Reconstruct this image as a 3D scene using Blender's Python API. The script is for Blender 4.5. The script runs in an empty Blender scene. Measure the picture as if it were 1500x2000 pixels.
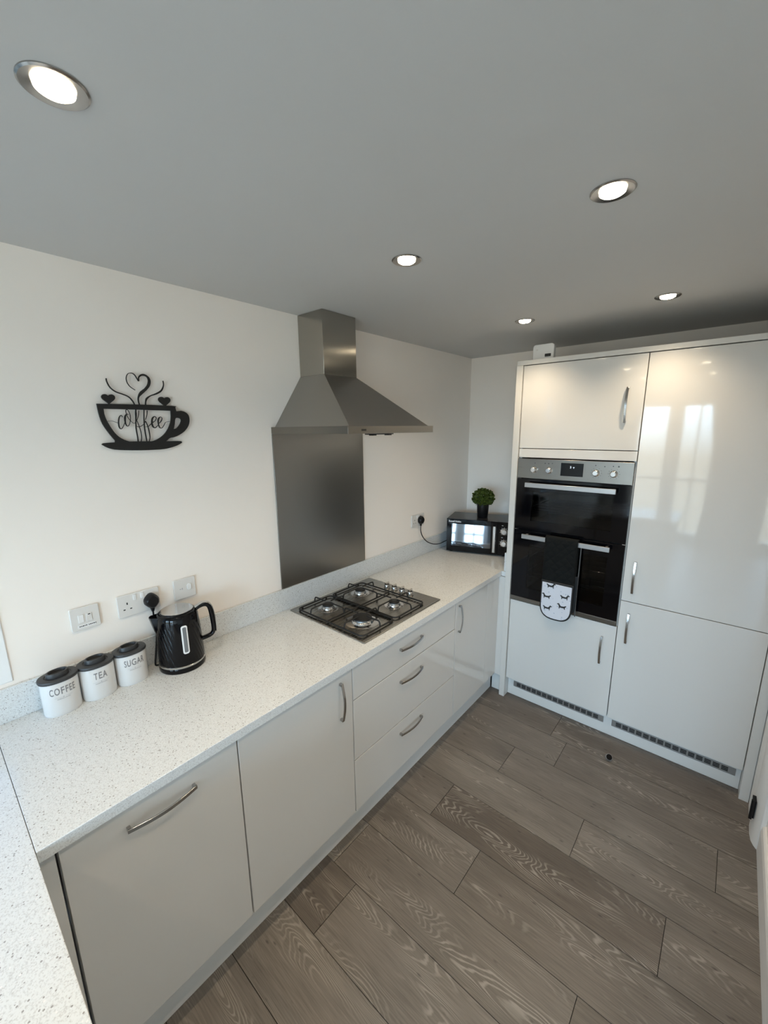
import bpy, bmesh, math, random
from math import sin, cos, pi, radians, hypot
from mathutils import Vector, Matrix, Euler

S = bpy.context.scene
# ------------------------------------------------------------ camera
cam_d = bpy.data.cameras.new('camera')
cam = bpy.data.objects.new('camera', cam_d)
S.collection.objects.link(cam)
cam.location = (1.65988, -0.04875, 1.77381)
cam.rotation_euler = (1.360662, 0.009043, 0.706948)
cam_d.sensor_fit = 'VERTICAL'
cam_d.sensor_height = 36.0
cam_d.lens = 36.0 * 799.35 / 2000.0
cam_d.shift_x = 0.0001
cam_d.shift_y = 0.004114
cam_d.clip_start = 0.02
S.camera = cam

# ------------------------------------------------------------ view
S.view_settings.view_transform = 'Standard'
S.view_settings.look = 'None'
S.view_settings.gamma = 1.0
S.view_settings.use_curve_mapping = False
S.view_settings.exposure = 0.0
SKY = 23.0
LAMP_W = 19.0
LAMP_GLOW = 26.0

# ------------------------------------------------------------ world: overcast sky above, ground below
W = bpy.data.worlds.new('world'); S.world = W; W.use_nodes = True
nt = W.node_tree; nt.nodes.clear()
wo = nt.nodes.new('ShaderNodeOutputWorld'); bg = nt.nodes.new('ShaderNodeBackground')
tc = nt.nodes.new('ShaderNodeTexCoord'); sp = nt.nodes.new('ShaderNodeSeparateXYZ')
rp = nt.nodes.new('ShaderNodeValToRGB'); mr = nt.nodes.new('ShaderNodeMapRange')
nt.links.new(tc.outputs['Generated'], sp.inputs[0]); nt.links.new(sp.outputs['Z'], mr.inputs['Value'])
mr.inputs['From Min'].default_value = -1; mr.inputs['From Max'].default_value = 1
nt.links.new(mr.outputs[0], rp.inputs[0]); nt.links.new(rp.outputs[0], bg.inputs[0])
rp.color_ramp.elements[0].position = 0.47; rp.color_ramp.elements[0].color = (0.20, 0.21, 0.19, 1)
rp.color_ramp.elements[1].position = 0.52; rp.color_ramp.elements[1].color = (0.52, 0.77, 1.0, 1)
bg.inputs[1].default_value = SKY
nt.links.new(bg.outputs[0], wo.inputs[0])

def portal(name, loc, rot, sx, sy):
    d = bpy.data.lights.new(name, 'AREA'); d.shape = 'RECTANGLE'; d.size = sx; d.size_y = sy
    d.cycles.is_portal = True
    o = bpy.data.objects.new(name, d); o.location = loc; o.rotation_euler = rot; S.collection.objects.link(o)
WY0, WY1, WZ0, WZ1 = -.72, 0.067, 1.001, 2.13        # window beside the worktop corner (left wall)
DX0, DX1, DZ1 = 0.34, 1.44, 2.14                       # glazed garden doors in the wall behind the camera
EX0, EX1 = 2.0, 3.45                                    # unseen window of that wall, added for more daylight
YB = -3.0                                              # wall behind the camera
portal('sky_portal', (-0.06, (WY0+WY1)/2, (WZ0+WZ1)/2), (0, -pi/2, 0), WZ1-WZ0, WY1-WY0)
portal('sky_portal', ((DX0+DX1)/2, YB-0.06, DZ1/2+.03), (pi/2, 0, 0), DX1-DX0, DZ1-.06)
portal('sky_portal', ((EX0+EX1)/2, YB-0.06, 1.1), (pi/2, 0, 0), EX1-EX0, 2.0)

# ------------------------------------------------------------ materials
def mat(name, col=(.8,.8,.8), rough=.5, metal=0., spec=.5, coat=0., emit=None, es=1.):
    m = bpy.data.materials.new(name); m.use_nodes = True
    b = m.node_tree.nodes['Principled BSDF']
    b.inputs['Base Color'].default_value = (*col, 1); b.inputs['Roughness'].default_value = rough
    b.inputs['Metallic'].default_value = metal; b.inputs['Specular IOR Level'].default_value = spec
    b.inputs['Coat Weight'].default_value = coat; b.inputs['Coat Roughness'].default_value = .04
    if emit: b.inputs['Emission Color'].default_value = (*emit, 1); b.inputs['Emission Strength'].default_value = es
    return m
def N(m, t, **kw):
    n = m.node_tree.nodes.new(t)
    for k, v in kw.items():
        if k in n.inputs: n.inputs[k].default_value = v
        else: setattr(n, k, v)
    return n
def LK(m, a, b): m.node_tree.links.new(a, b)
def B(m): return m.node_tree.nodes['Principled BSDF']
def objcoord(m, scale=(1,1,1)):
    t = N(m, 'ShaderNodeTexCoord'); mp = N(m, 'ShaderNodeMapping'); mp.inputs['Scale'].default_value = scale
    LK(m, t.outputs['Object'], mp.inputs[0]); return mp.outputs[0]
def bump(m, src, strength, dist=.001):
    b = N(m, 'ShaderNodeBump'); b.inputs['Strength'].default_value = strength; b.inputs['Distance'].default_value = dist
    LK(m, src, b.inputs['Height']); LK(m, b.outputs[0], B(m).inputs['Normal'])
def noise_mat(name, col, rough, sc, st, dist=.001, var=.04, **kw):
    m = mat(name, col, rough, **kw); v = objcoord(m)
    n = N(m, 'ShaderNodeTexNoise'); n.inputs['Scale'].default_value = sc; n.inputs['Detail'].default_value = 3
    LK(m, v, n.inputs['Vector']); bump(m, n.outputs[0], st, dist)
    if var:
        r = N(m, 'ShaderNodeValToRGB'); n2 = N(m, 'ShaderNodeTexNoise'); n2.inputs['Scale'].default_value = 2.5 if sc != 60 else 60
        LK(m, v, n2.inputs['Vector']); LK(m, n2.outputs[0], r.inputs[0])
        r.color_ramp.elements[0].position = .3; r.color_ramp.elements[1].position = .7
        r.color_ramp.elements[0].color = (*[c*(1-var) for c in col], 1); r.color_ramp.elements[1].color = (*col, 1)
        LK(m, r.outputs[0], B(m).inputs['Base Color'])
    return m
M = {}
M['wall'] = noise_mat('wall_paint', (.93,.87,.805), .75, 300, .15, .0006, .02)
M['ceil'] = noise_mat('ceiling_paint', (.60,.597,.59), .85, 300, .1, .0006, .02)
M['gloss'] = noise_mat('gloss_cream_door', (.67,.66,.635), .045, 3, .015, .001, .0)
M['cab'] = noise_mat('cabinet_board', (.66,.65,.62), .3, 40, .02, .001, .0)
M['plinth'] = noise_mat('plinth_board', (.72,.72,.70), .25, 40, .02, .001, .0)
M['upvc'] = noise_mat('white_upvc', (.85,.86,.86), .25, 40, .02, .001, .0)
M['skirt'] = noise_mat('satin_white_paint', (.78,.77,.75), .35, 60, .04, .001, .0)
M['plastic'] = noise_mat('white_plastic', (.72,.70,.67), .35, 80, .03, .0005, .0)
M['plastic2'] = noise_mat('bright_white_plastic', (.80,.80,.79), .3, 80, .03, .0005, .0)
M['black'] = noise_mat('black_plastic', (.006,.006,.007), .35, 90, .05, .0005, .0, spec=.3)
M['gblack'] = noise_mat('gloss_black', (.002,.002,.003), .07, 5, .02, .0005, .0, spec=.28)
M['mblack'] = noise_mat('matt_black_cast', (.008,.008,.008), .5, 200, .2, .0005, .0)
M['signblack'] = noise_mat('black_sign_board', (.006,.006,.006), .55, 120, .08, .0005, .0)
M['dark'] = mat('dark_gap', (.01,.01,.01), .8)
M['chrome'] = noise_mat('brushed_chrome', (.62,.61,.60), .16, 60, .03, .0005, .0, metal=1.)
M['handle'] = noise_mat('satin_nickel', (.46,.45,.44), .2, 60, .03, .0005, .0, metal=1.)
M['alu'] = noise_mat('satin_aluminium', (.42,.42,.42), .35, 60, .03, .0005, .0, metal=.7)
M['lidgrey'] = noise_mat('charcoal_lid', (.035,.036,.038), .45, 150, .05, .0005, .0)
M['ceramic'] = noise_mat('white_enamel', (.68,.68,.675), .14, 20, .02, .0005, .0)
M['ink'] = mat('grey_ink', (.22,.22,.23), .5)
M['ink2'] = mat('pale_grey_ink', (.42,.42,.43), .5)
M['darkink'] = mat('dark_ink', (.02,.02,.02), .5)
M['white'] = mat('white_print', (.8,.8,.8), .4)
M['red'] = mat('red_mark', (.5,.03,.02), .4)
def brushed(name, col, rough, axis, amp=.05, aniso=0.):
    m = mat(name, col, rough, metal=1.)
    if aniso:
        B(m).inputs['Anisotropic'].default_value = aniso
        tg = N(m, 'ShaderNodeTangent'); tg.direction_type = 'RADIAL'; tg.axis = 'Z'; LK(m, tg.outputs[0], B(m).inputs['Tangent'])
    sc = [1.2, 1.2, 1.2]
    for a in range(3):
        if a != axis: sc[a] = 260
    v = objcoord(m, sc); n = N(m, 'ShaderNodeTexNoise'); n.inputs['Scale'].default_value = 1.; n.inputs['Detail'].default_value = 3
    LK(m, v, n.inputs['Vector'])
    mrn = N(m, 'ShaderNodeMapRange'); mrn.inputs['To Min'].default_value = rough-amp; mrn.inputs['To Max'].default_value = rough+amp
    LK(m, n.outputs[0], mrn.inputs['Value']); LK(m, mrn.outputs[0], B(m).inputs['Roughness'])
    bump(m, n.outputs[0], .015, .0002)
    return m
M['steelY'] = brushed('brushed_steel', (.36,.345,.32), .30, 1)
M['steelX'] = brushed('brushed_steel_front', (.235,.218,.195), .30, 0)
M['steelZ'] = brushed('brushed_steel_panel', (.30,.29,.275), .30, 1)
M['steelC'] = brushed('brushed_steel_chimney', (.40,.38,.345), .20, 0, .03, aniso=.92)
M['hobsteel'] = brushed('brushed_hob_steel', (.36,.345,.315), .27, 1, .025)

# quartz worktop: pale ground with grey, dark and mirror flecks
def quartz():
    m = mat('speckled_quartz', (.7,.7,.69), .16); v = objcoord(m)
    n = N(m, 'ShaderNodeTexNoise'); n.inputs['Scale'].default_value = 330; n.inputs['Detail'].default_value = 2
    LK(m, v, n.inputs['Vector'])
    r = N(m, 'ShaderNodeValToRGB'); e = r.color_ramp.elements
    e[0].position = .32; e[0].color = (.56,.57,.57,1); e[1].position = .52; e[1].color = (.72,.745,.75,1)
    LK(m, n.outputs[0], r.inputs[0])
    vo = N(m, 'ShaderNodeTexVoronoi'); vo.inputs['Scale'].default_value = 210; LK(m, v, vo.inputs['Vector'])
    sep = N(m, 'ShaderNodeSeparateColor'); LK(m, vo.outputs['Color'], sep.inputs[0])
    gt = N(m, 'ShaderNodeMath', operation='GREATER_THAN'); gt.inputs[1].default_value = .91; LK(m, sep.outputs[0], gt.inputs[0])
    lt = N(m, 'ShaderNodeMath', operation='LESS_THAN'); lt.inputs[1].default_value = .38; LK(m, vo.outputs['Distance'], lt.inputs[0])
    mu = N(m, 'ShaderNodeMath', operation='MULTIPLY'); LK(m, gt.outputs[0], mu.inputs[0]); LK(m, lt.outputs[0], mu.inputs[1])
    mx = N(m, 'ShaderNodeMix', data_type='RGBA'); LK(m, mu.outputs[0], mx.inputs['Factor']); LK(m, r.outputs[0], mx.inputs[6])
    mx.inputs[7].default_value = (.33,.32,.31,1)
    gt2 = N(m, 'ShaderNodeMath', operation='GREATER_THAN'); gt2.inputs[1].default_value = .965; LK(m, sep.outputs[1], gt2.inputs[0])
    mu2 = N(m, 'ShaderNodeMath', operation='MULTIPLY'); LK(m, gt2.outputs[0], mu2.inputs[0]); LK(m, lt.outputs[0], mu2.inputs[1])
    mx2 = N(m, 'ShaderNodeMix', data_type='RGBA'); LK(m, mu2.outputs[0], mx2.inputs['Factor']); LK(m, mx.outputs[2], mx2.inputs[6])
    mx2.inputs[7].default_value = (.80,.80,.80,1)
    LK(m, mx2.outputs[2], B(m).inputs['Base Color'])
    return m
M['quartz'] = quartz()

# limed grey oak laminate: tone per plank (uv offset) and contour-line grain
def oak():
    m = mat('grey_oak_laminate', (.2,.17,.14), .42); b = B(m)
    uv = N(m, 'ShaderNodeUVMap'); uv.uv_map = 'UVMap'
    at = N(m, 'ShaderNodeAttribute'); at.attribute_name = 'tone'
    mp = N(m, 'ShaderNodeMapping'); mp.inputs['Scale'].default_value = (1.35, 8.5, 1); LK(m, uv.outputs[0], mp.inputs[0])
    n = N(m, 'ShaderNodeTexNoise'); n.inputs['Scale'].default_value = 1; n.inputs['Detail'].default_value = 1.5; n.inputs['Roughness'].default_value = .4
    LK(m, mp.outputs[0], n.inputs['Vector'])
    # rings
    mm = N(m, 'ShaderNodeMath', operation='MULTIPLY'); mm.inputs[1].default_value = 330; LK(m, n.outputs[0], mm.inputs[0])
    mp2 = N(m, 'ShaderNodeMapping'); mp2.inputs['Scale'].default_value = (14, 60, 1); LK(m, uv.outputs[0], mp2.inputs[0])
    n2 = N(m, 'ShaderNodeTexNoise'); n2.inputs['Scale'].default_value = 1; n2.inputs['Detail'].default_value = 3; LK(m, mp2.outputs[0], n2.inputs['Vector'])
    m2 = N(m, 'ShaderNodeMath', operation='MULTIPLY'); m2.inputs[1].default_value = 5.5; LK(m, n2.outputs[0], m2.inputs[0])
    ad = N(m, 'ShaderNodeMath', operation='ADD'); LK(m, mm.outputs[0], ad.inputs[0]); LK(m, m2.outputs[0], ad.inputs[1])
    sn = N(m, 'ShaderNodeMath', operation='SINE'); LK(m, ad.outputs[0], sn.inputs[0])
    # patches where the limed rings show
    mp3 = N(m, 'ShaderNodeMapping'); mp3.inputs['Scale'].default_value = (2.2, 11, 1); mp3.inputs['Location'].default_value = (5, 3, 0); LK(m, uv.outputs[0], mp3.inputs[0])
    n3 = N(m, 'ShaderNodeTexNoise'); n3.inputs['Scale'].default_value = 1; n3.inputs['Detail'].default_value = 2; LK(m, mp3.outputs[0], n3.inputs['Vector'])
    r3 = N(m, 'ShaderNodeMapRange'); r3.inputs['From Min'].default_value = .47; r3.inputs['From Max'].default_value = .64; LK(m, n3.outputs[0], r3.inputs['Value'])
    rs = N(m, 'ShaderNodeMapRange'); rs.inputs['From Min'].default_value = .15; rs.inputs['From Max'].default_value = 1.; LK(m, sn.outputs[0], rs.inputs['Value'])
    ring = N(m, 'ShaderNodeMath', operation='MULTIPLY'); LK(m, r3.outputs[0], ring.inputs[0]); LK(m, rs.outputs[0], ring.inputs[1])
    # fine pores
    mp4 = N(m, 'ShaderNodeMapping'); mp4.inputs['Scale'].default_value = (9, 230, 1); LK(m, uv.outputs[0], mp4.inputs[0])
    n4 = N(m, 'ShaderNodeTexNoise'); n4.inputs['Scale'].default_value = 1; n4.inputs['Detail'].default_value = 4; LK(m, mp4.outputs[0], n4.inputs['Vector'])
    r4 = N(m, 'ShaderNodeMapRange'); r4.inputs['From Min'].default_value = .3; r4.inputs['From Max'].default_value = .7; r4.inputs['To Min'].default_value = .74; r4.inputs['To Max'].default_value = 1.2; LK(m, n4.outputs[0], r4.inputs['Value'])
    base = N(m, 'ShaderNodeValToRGB'); e = base.color_ramp.elements
    e[0].position = 0; e[0].color = (.094,.078,.066,1); e[1].position = 1; e[1].color = (.178,.162,.143,1)
    LK(m, at.outputs['Fac'], base.inputs[0])
    # broad patchiness
    mp5 = N(m, 'ShaderNodeMapping'); mp5.inputs['Scale'].default_value = (2.5, 5, 1); LK(m, uv.outputs[0], mp5.inputs[0])
    n5 = N(m, 'ShaderNodeTexNoise'); n5.inputs['Scale'].default_value = 1; LK(m, mp5.outputs[0], n5.inputs['Vector'])
    r5 = N(m, 'ShaderNodeMapRange'); r5.inputs['From Min'].default_value = .3; r5.inputs['From Max'].default_value = .7; r5.inputs['To Min'].default_value = .86; r5.inputs['To Max'].default_value = 1.14; LK(m, n5.outputs[0], r5.inputs['Value'])
    k = N(m, 'ShaderNodeMath', operation='MULTIPLY'); LK(m, r4.outputs[0], k.inputs[0]); LK(m, r5.outputs[0], k.inputs[1])
    vm = N(m, 'ShaderNodeVectorMath', operation='SCALE'); LK(m, base.outputs[0], vm.inputs[0]); LK(m, k.outputs[0], vm.inputs['Scale'])
    mx = N(m, 'ShaderNodeMix', data_type='RGBA'); LK(m, ring.outputs[0], mx.inputs['Factor']); LK(m, vm.outputs[0], mx.inputs[6])
    mx.inputs[7].default_value = (.38,.355,.32,1)
    sc = N(m, 'ShaderNodeMath', operation='MULTIPLY'); sc.inputs[1].default_value = .55; LK(m, ring.outputs[0], sc.inputs[0]); LK(m, sc.outputs[0], mx.inputs['Factor'])
    # small knots
    vo = N(m, 'ShaderNodeTexVoronoi'); mp6 = N(m, 'ShaderNodeMapping'); mp6.inputs['Scale'].default_value = (2.0, 5.0, 1); LK(m, uv.outputs[0], mp6.inputs[0]); LK(m, mp6.outputs[0], vo.inputs['Vector'])
    kr = N(m, 'ShaderNodeMapRange'); kr.inputs['From Min'].default_value = .02; kr.inputs['From Max'].default_value = .12; kr.inputs['To Min'].default_value = .45; kr.inputs['To Max'].default_value = 1; LK(m, vo.outputs['Distance'], kr.inputs['Value'])
    vk = N(m, 'ShaderNodeVectorMath', operation='SCALE'); LK(m, mx.outputs[2], vk.inputs[0]); LK(m, kr.outputs[0], vk.inputs['Scale'])
    LK(m, vk.outputs[0], b.inputs['Base Color'])
    bump(m, n4.outputs[0], .12, .0006)
    return m
M['oak'] = oak()
# clear glass that lets daylight straight through
def pane(name='window_glass', tint=(1,1,1,1)):
    m = mat(name, (1,1,1), 0); nt = m.node_tree; nt.nodes.clear()
    o = nt.nodes.new('ShaderNodeOutputMaterial'); t = nt.nodes.new('ShaderNodeBsdfTransparent'); g = nt.nodes.new('ShaderNodeBsdfGlossy')
    g.inputs['Roughness'].default_value = .02; t.inputs[0].default_value = tint; x = nt.nodes.new('ShaderNodeMixShader'); x.inputs[0].default_value = .06
    nt.links.new(t.outputs[0], x.inputs[1]); nt.links.new(g.outputs[0], x.inputs[2]); nt.links.new(x.outputs[0], o.inputs[0])
    return m
M['pane'] = pane()
M['dimming_pane'] = pane('daylight_dimming_glass', (.22,.26,.30,1))  # made-up tint that holds back daylight from the corner window
def ovenglass():
    m = mat('smoked_oven_glass', (.02,.02,.022), .04); nt = m.node_tree; nt.nodes.clear()
    o = nt.nodes.new('ShaderNodeOutputMaterial'); t = nt.nodes.new('ShaderNodeBsdfTransparent'); t.inputs[0].default_value = (.5,.5,.5,1)
    g = nt.nodes.new('ShaderNodeBsdfGlossy'); g.inputs['Roughness'].default_value = .03; f = nt.nodes.new('ShaderNodeFresnel'); f.inputs[0].default_value = 1.38
    x = nt.nodes.new('ShaderNodeMixShader'); nt.links.new(f.outputs[0], x.inputs[0])
    nt.links.new(t.outputs[0], x.inputs[1]); nt.links.new(g.outputs[0], x.inputs[2]); nt.links.new(x.outputs[0], o.inputs[0])
    return m
M['ovenglass'] = ovenglass()
M['mirror'] = mat('mirrored_microwave_glass', (.24,.25,.27), .04, metal=1.)
M['leaf'] = noise_mat('leaf_green', (.075,.115,.018), .5, 60, .1, .0005, .5, spec=.3)
M['soil'] = noise_mat('soil', (.02,.014,.01), .9, 60, .4)
M['curtain'] = noise_mat('grey_curtain', (.42,.42,.43), .85, 200, .2, .0008, .05)
M['lens'] = mat('lamp_lens', (.9,.85,.75), .3, emit=(1., .84, .60), es=LAMP_GLOW)
M['screen'] = mat('grey_screen', (.03,.03,.03), .2)
M['digits'] = mat('clock_digits', (.1,.1,.1), .5, emit=(.8,.9,1.), es=.9)
def quilt():
    m = mat('quilted_black_cotton', (.007,.008,.008), .95, spec=.2); t = N(m, 'ShaderNodeTexCoord')
    sp = N(m, 'ShaderNodeSeparateXYZ'); LK(m, t.outputs['Object'], sp.inputs[0])
    outs = []
    for sgn in (1, -1):
        a = N(m, 'ShaderNodeMath', operation='MULTIPLY'); a.inputs[1].default_value = sgn; LK(m, sp.outputs['Z'], a.inputs[0])
        c = N(m, 'ShaderNodeMath', operation='ADD'); LK(m, sp.outputs['X'], c.inputs[0]); LK(m, a.outputs[0], c.inputs[1])
        d = N(m, 'ShaderNodeMath', operation='MULTIPLY'); d.inputs[1].default_value = 62; LK(m, c.outputs[0], d.inputs[0])
        e = N(m, 'ShaderNodeMath', operation='SINE'); LK(m, d.outputs[0], e.inputs[0])
        f = N(m, 'ShaderNodeMath', operation='ABSOLUTE'); LK(m, e.outputs[0], f.inputs[0]); outs.append(f)
    mn = N(m, 'ShaderNodeMath', operation='MINIMUM'); LK(m, outs[0].outputs[0], mn.inputs[0]); LK(m, outs[1].outputs[0], mn.inputs[1])
    bump(m, mn.outputs[0], .5, .004); return m
M['quilt'] = quilt()
M['lining'] = noise_mat('grey_binding', (.09,.09,.09), .8, 200, .1, .0005, .0)
def pocketm():
    m = mat('white_dotted_cotton', (.62,.63,.68), .85); v = objcoord(m)
    vo = N(m, 'ShaderNodeTexVoronoi'); vo.inputs['Scale'].default_value = 75; LK(m, v, vo.inputs['Vector'])
    sep = N(m, 'ShaderNodeSeparateColor'); LK(m, vo.outputs['Color'], sep.inputs[0])
    gt = N(m, 'ShaderNodeMath', operation='GREATER_THAN'); gt.inputs[1].default_value = .62; LK(m, sep.outputs[0], gt.inputs[0])
    lt = N(m, 'ShaderNodeMath', operation='LESS_THAN'); lt.inputs[1].default_value = .28; LK(m, vo.outputs['Distance'], lt.inputs[0])
    mu = N(m, 'ShaderNodeMath', operation='MULTIPLY'); LK(m, gt.outputs[0], mu.inputs[0]); LK(m, lt.outputs[0], mu.inputs[1])
    mx = N(m, 'ShaderNodeMix', data_type='RGBA'); LK(m, mu.outputs[0], mx.inputs['Factor'])
    mx.inputs[6].default_value = (.64,.65,.70,1); mx.inputs[7].default_value = (.42,.46,.55,1)
    LK(m, mx.outputs[2], B(m).inputs['Base Color']); return m
M['pocket'] = pocketm()

# ------------------------------------------------------------ helpers
def link(o, parent=None):
    S.collection.objects.link(o)
    if parent is not None: o.parent = parent
    return o
def obj(name, bm, m, parent=None, bevel=0., seg=2, smooth=False, origin=None):
    """one mesh object; coordinates in bm are world ones, origin moved to the parent's or to `origin`"""
    bmesh.ops.recalc_face_normals(bm, faces=bm.faces)
    if origin is None and parent is not None:
        origin = world_loc(parent)
    if origin is None:
        xs = [v.co for v in bm.verts]
        origin = Vector(((min(v.x for v in xs)+max(v.x for v in xs))/2, (min(v.y for v in xs)+max(v.y for v in xs))/2, min(v.z for v in xs)))
    origin = Vector(origin)
    for v in bm.verts: v.co -= origin
    me = bpy.data.meshes.new(name); bm.to_mesh(me); bm.free()
    for x in (m if isinstance(m, (list, tuple)) else [m]): me.materials.append(x)
    o = bpy.data.objects.new(name, me)
    link(o, parent)
    o.location = origin - (world_loc(parent) if parent is not None else Vector())
    if smooth:
        for p in me.polygons: p.use_smooth = True
        try: me.set_sharp_from_angle(angle=radians(38))
        except Exception: pass
    if bevel:
        bv = o.modifiers.new('bevel', 'BEVEL'); bv.width = bevel; bv.segments = seg; bv.limit_method = 'ANGLE'
        bv.angle_limit = radians(40); bv.harden_normals = False
        for p in me.polygons: p.use_smooth = True
        try: me.set_sharp_from_angle(angle=radians(30))
        except Exception: pass
    return o
def world_loc(o):
    v = Vector(); 
    while o is not None: v += o.location; o = o.parent
    return v
def tag(o, label=None, cat=None, group=None, kind=None):
    if label: o['label'] = label
    if cat: o['category'] = cat
    if group: o['group'] = group
    if kind: o['kind'] = kind
    return o
def thing(name, loc, label, cat, group=None):
    o = bpy.data.objects.new(name, None); o.empty_display_size = .05; o.location = loc
    S.collection.objects.link(o); return tag(o, label, cat, group)
def struct(name, bm, m, parent=None, **kw):
    o = obj(name, bm, m, parent, **kw)
    if parent is None: o['kind'] = 'structure'
    return o
def nb(): return bmesh.new()
def box(bm, x0, x1, y0, y1, z0, z1, mi=0):
    v = [bm.verts.new(p) for p in ((x0,y0,z0),(x1,y0,z0),(x1,y1,z0),(x0,y1,z0),(x0,y0,z1),(x1,y0,z1),(x1,y1,z1),(x0,y1,z1))]
    for f in ((0,3,2,1),(4,5,6,7),(0,1,5,4),(1,2,6,5),(2,3,7,6),(3,0,4,7)):
        bm.faces.new([v[i] for i in f]).material_index = mi
    return v
def bx(*a): b = nb(); box(b, *a); return b
def xf(bm, mtx, verts=None):
    for v in (verts or bm.verts): v.co = mtx @ v.co
    return bm
def tube(bm, pts, rad, n=10, cap=True, flat=None, mi=0):
    """sweep along pts; rad number or list; flat=(a,b) elliptical with b along 'up' guess"""
    pts = [Vector(p) for p in pts]; k = len(pts)
    rad = rad if isinstance(rad, (list, tuple)) else [rad]*k
    T = [(pts[min(i+1,k-1)]-pts[max(i-1,0)]).normalized() for i in range(k)]
    up = Vector((0,0,1)) if abs(T[0].z) < .9 else Vector((1,0,0))
    u = T[0].cross(up).normalized(); rings = []
    for i in range(k):
        u = (u - T[i]*u.dot(T[i])).normalized(); w = T[i].cross(u)
        fa, fb = flat if flat else (1, 1)
        rings.append([bm.verts.new(pts[i] + u*cos(2*pi*j/n)*rad[i]*fa + w*sin(2*pi*j/n)*rad[i]*fb) for j in range(n)])
    for i in range(k-1):
        for j in range(n):
            bm.faces.new((rings[i][j], rings[i][(j+1)%n], rings[i+1][(j+1)%n], rings[i+1][j])).material_index = mi
    if cap: bm.faces.new(rings[0][::-1]).material_index = mi; bm.faces.new(rings[-1]).material_index = mi
def lathe(bm, prof, c=(0,0,0), n=48, ax='Z', fn=None, cap0=True, cap1=True, sx=1., sy=1., p=1.):
    """prof: list of (r, h). superellipse exponent p<1 squarer"""
    rings = []
    def sg(v): return math.copysign(abs(v)**p, v)
    for (r, h) in prof:
        ring = []
        for j in range(n):
            t = 2*pi*j/n; rr = fn(r, h, t) if fn else r
            a, b = sg(cos(t))*rr*sx, sg(sin(t))*rr*sy
            q = {'Z': (a, b, h), 'Y': (a, h, b), 'X': (h, a, b)}[ax]
            ring.append(bm.verts.new(Vector(q)+Vector(c)))
        rings.append(ring)
    for i in range(len(rings)-1):
        for j in range(n): bm.faces.new((rings[i][j], rings[i][(j+1)%n], rings[i+1][(j+1)%n], rings[i+1][j]))
    if cap0: bm.faces.new(rings[0][::-1])
    if cap1: bm.faces.new(rings[-1])
def prism(bm, pts, d0, d1, ax='X'):
    """closed 2D outline extruded along ax. X: pts=(y,z); Y: pts=(x,z); Z: pts=(x,y)"""
    f = {'X': lambda p, d: (d, p[0], p[1]), 'Y': lambda p, d: (p[0], d, p[1]), 'Z': lambda p, d: (p[0], p[1], d)}[ax]
    a = [bm.verts.new(f(p, d0)) for p in pts]; b = [bm.verts.new(f(p, d1)) for p in pts]
    bm.faces.new(a); bm.faces.new(b[::-1])
    for i in range(len(pts)): j = (i+1) % len(pts); bm.faces.new((a[i], a[j], b[j], b[i]))
def rrect(x0, x1, y0, y1, r, n=5):
    out = []
    for (cx, cy, a0) in ((x1-r, y1-r, 0), (x0+r, y1-r, 90), (x0+r, y0+r, 180), (x1-r, y0+r, 270)):
        for i in range(n+1): a = radians(a0+90*i/n); out.append((cx+r*cos(a), cy+r*sin(a)))
    return out
def spline(P, n=8):
    out = []; P = [tuple(p) for p in P]; k = len(P)
    for i in range(k-1):
        p0, p1, p2, p3 = P[max(i-1,0)], P[i], P[i+1], P[min(i+2,k-1)]
        for s in range(n):
            t = s/n; out.append(tuple(.5*((2*b)+(-a+c)*t+(2*a-5*b+4*c-d)*t*t+(-a+3*b-3*c+d)*t**3) for a, b, c, d in zip(p0, p1, p2, p3)))
    out.append(P[-1]); return out
def ribbon(bm, pts, x0, x1):
    """stroke with varying width in the wall plane (y,z,w), thickness x0..x1"""
    k = len(pts); L = []; R = []
    for i, (y, z, w) in enumerate(pts):
        a = pts[max(i-1,0)]; b = pts[min(i+1,k-1)]; dy, dz = b[0]-a[0], b[1]-a[1]; l = hypot(dy, dz) or 1
        L.append((y-dz/l*w/2, z+dy/l*w/2)); R.append((y+dz/l*w/2, z-dy/l*w/2))
    v = [[bm.verts.new((x, *p)) for p in row] for x, row in ((x0, L), (x0, R), (x1, L), (x1, R))]
    for i in range(k-1):
        for a, b in ((0,1),(1,3),(3,2),(2,0)): bm.faces.new((v[a][i], v[a][i+1], v[b][i+1], v[b][i]))
    for i in (0, k-1): bm.faces.new((v[0][i], v[1][i], v[3][i], v[2][i]))
def text_mesh(s, size, bold=.0, sx=1., space=1.):
    cu = bpy.data.curves.new('txt', 'FONT'); cu.body = s; cu.size = size; cu.offset = bold; cu.space_character = space
    cu.align_x = 'CENTER'; cu.align_y = 'CENTER'; cu.resolution_u = 3
    o = bpy.data.objects.new('txt', cu); S.collection.objects.link(o)
    dg = bpy.context.evaluated_depsgraph_get(); dg.update()
    me = bpy.data.meshes.new_from_object(o.evaluated_get(dg))
    bm = nb(); bm.from_mesh(me); bpy.data.objects.remove(o); bpy.data.meshes.remove(me)
    for v in bm.verts: v.co.x *= sx
    return bm

H = 0.875           # worktop height
HC = 2.3005         # ceiling height
XR = 1.955          # right wall face
YF = 2.95           # far wall face
random.seed(4)
E_ = .0005
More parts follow.
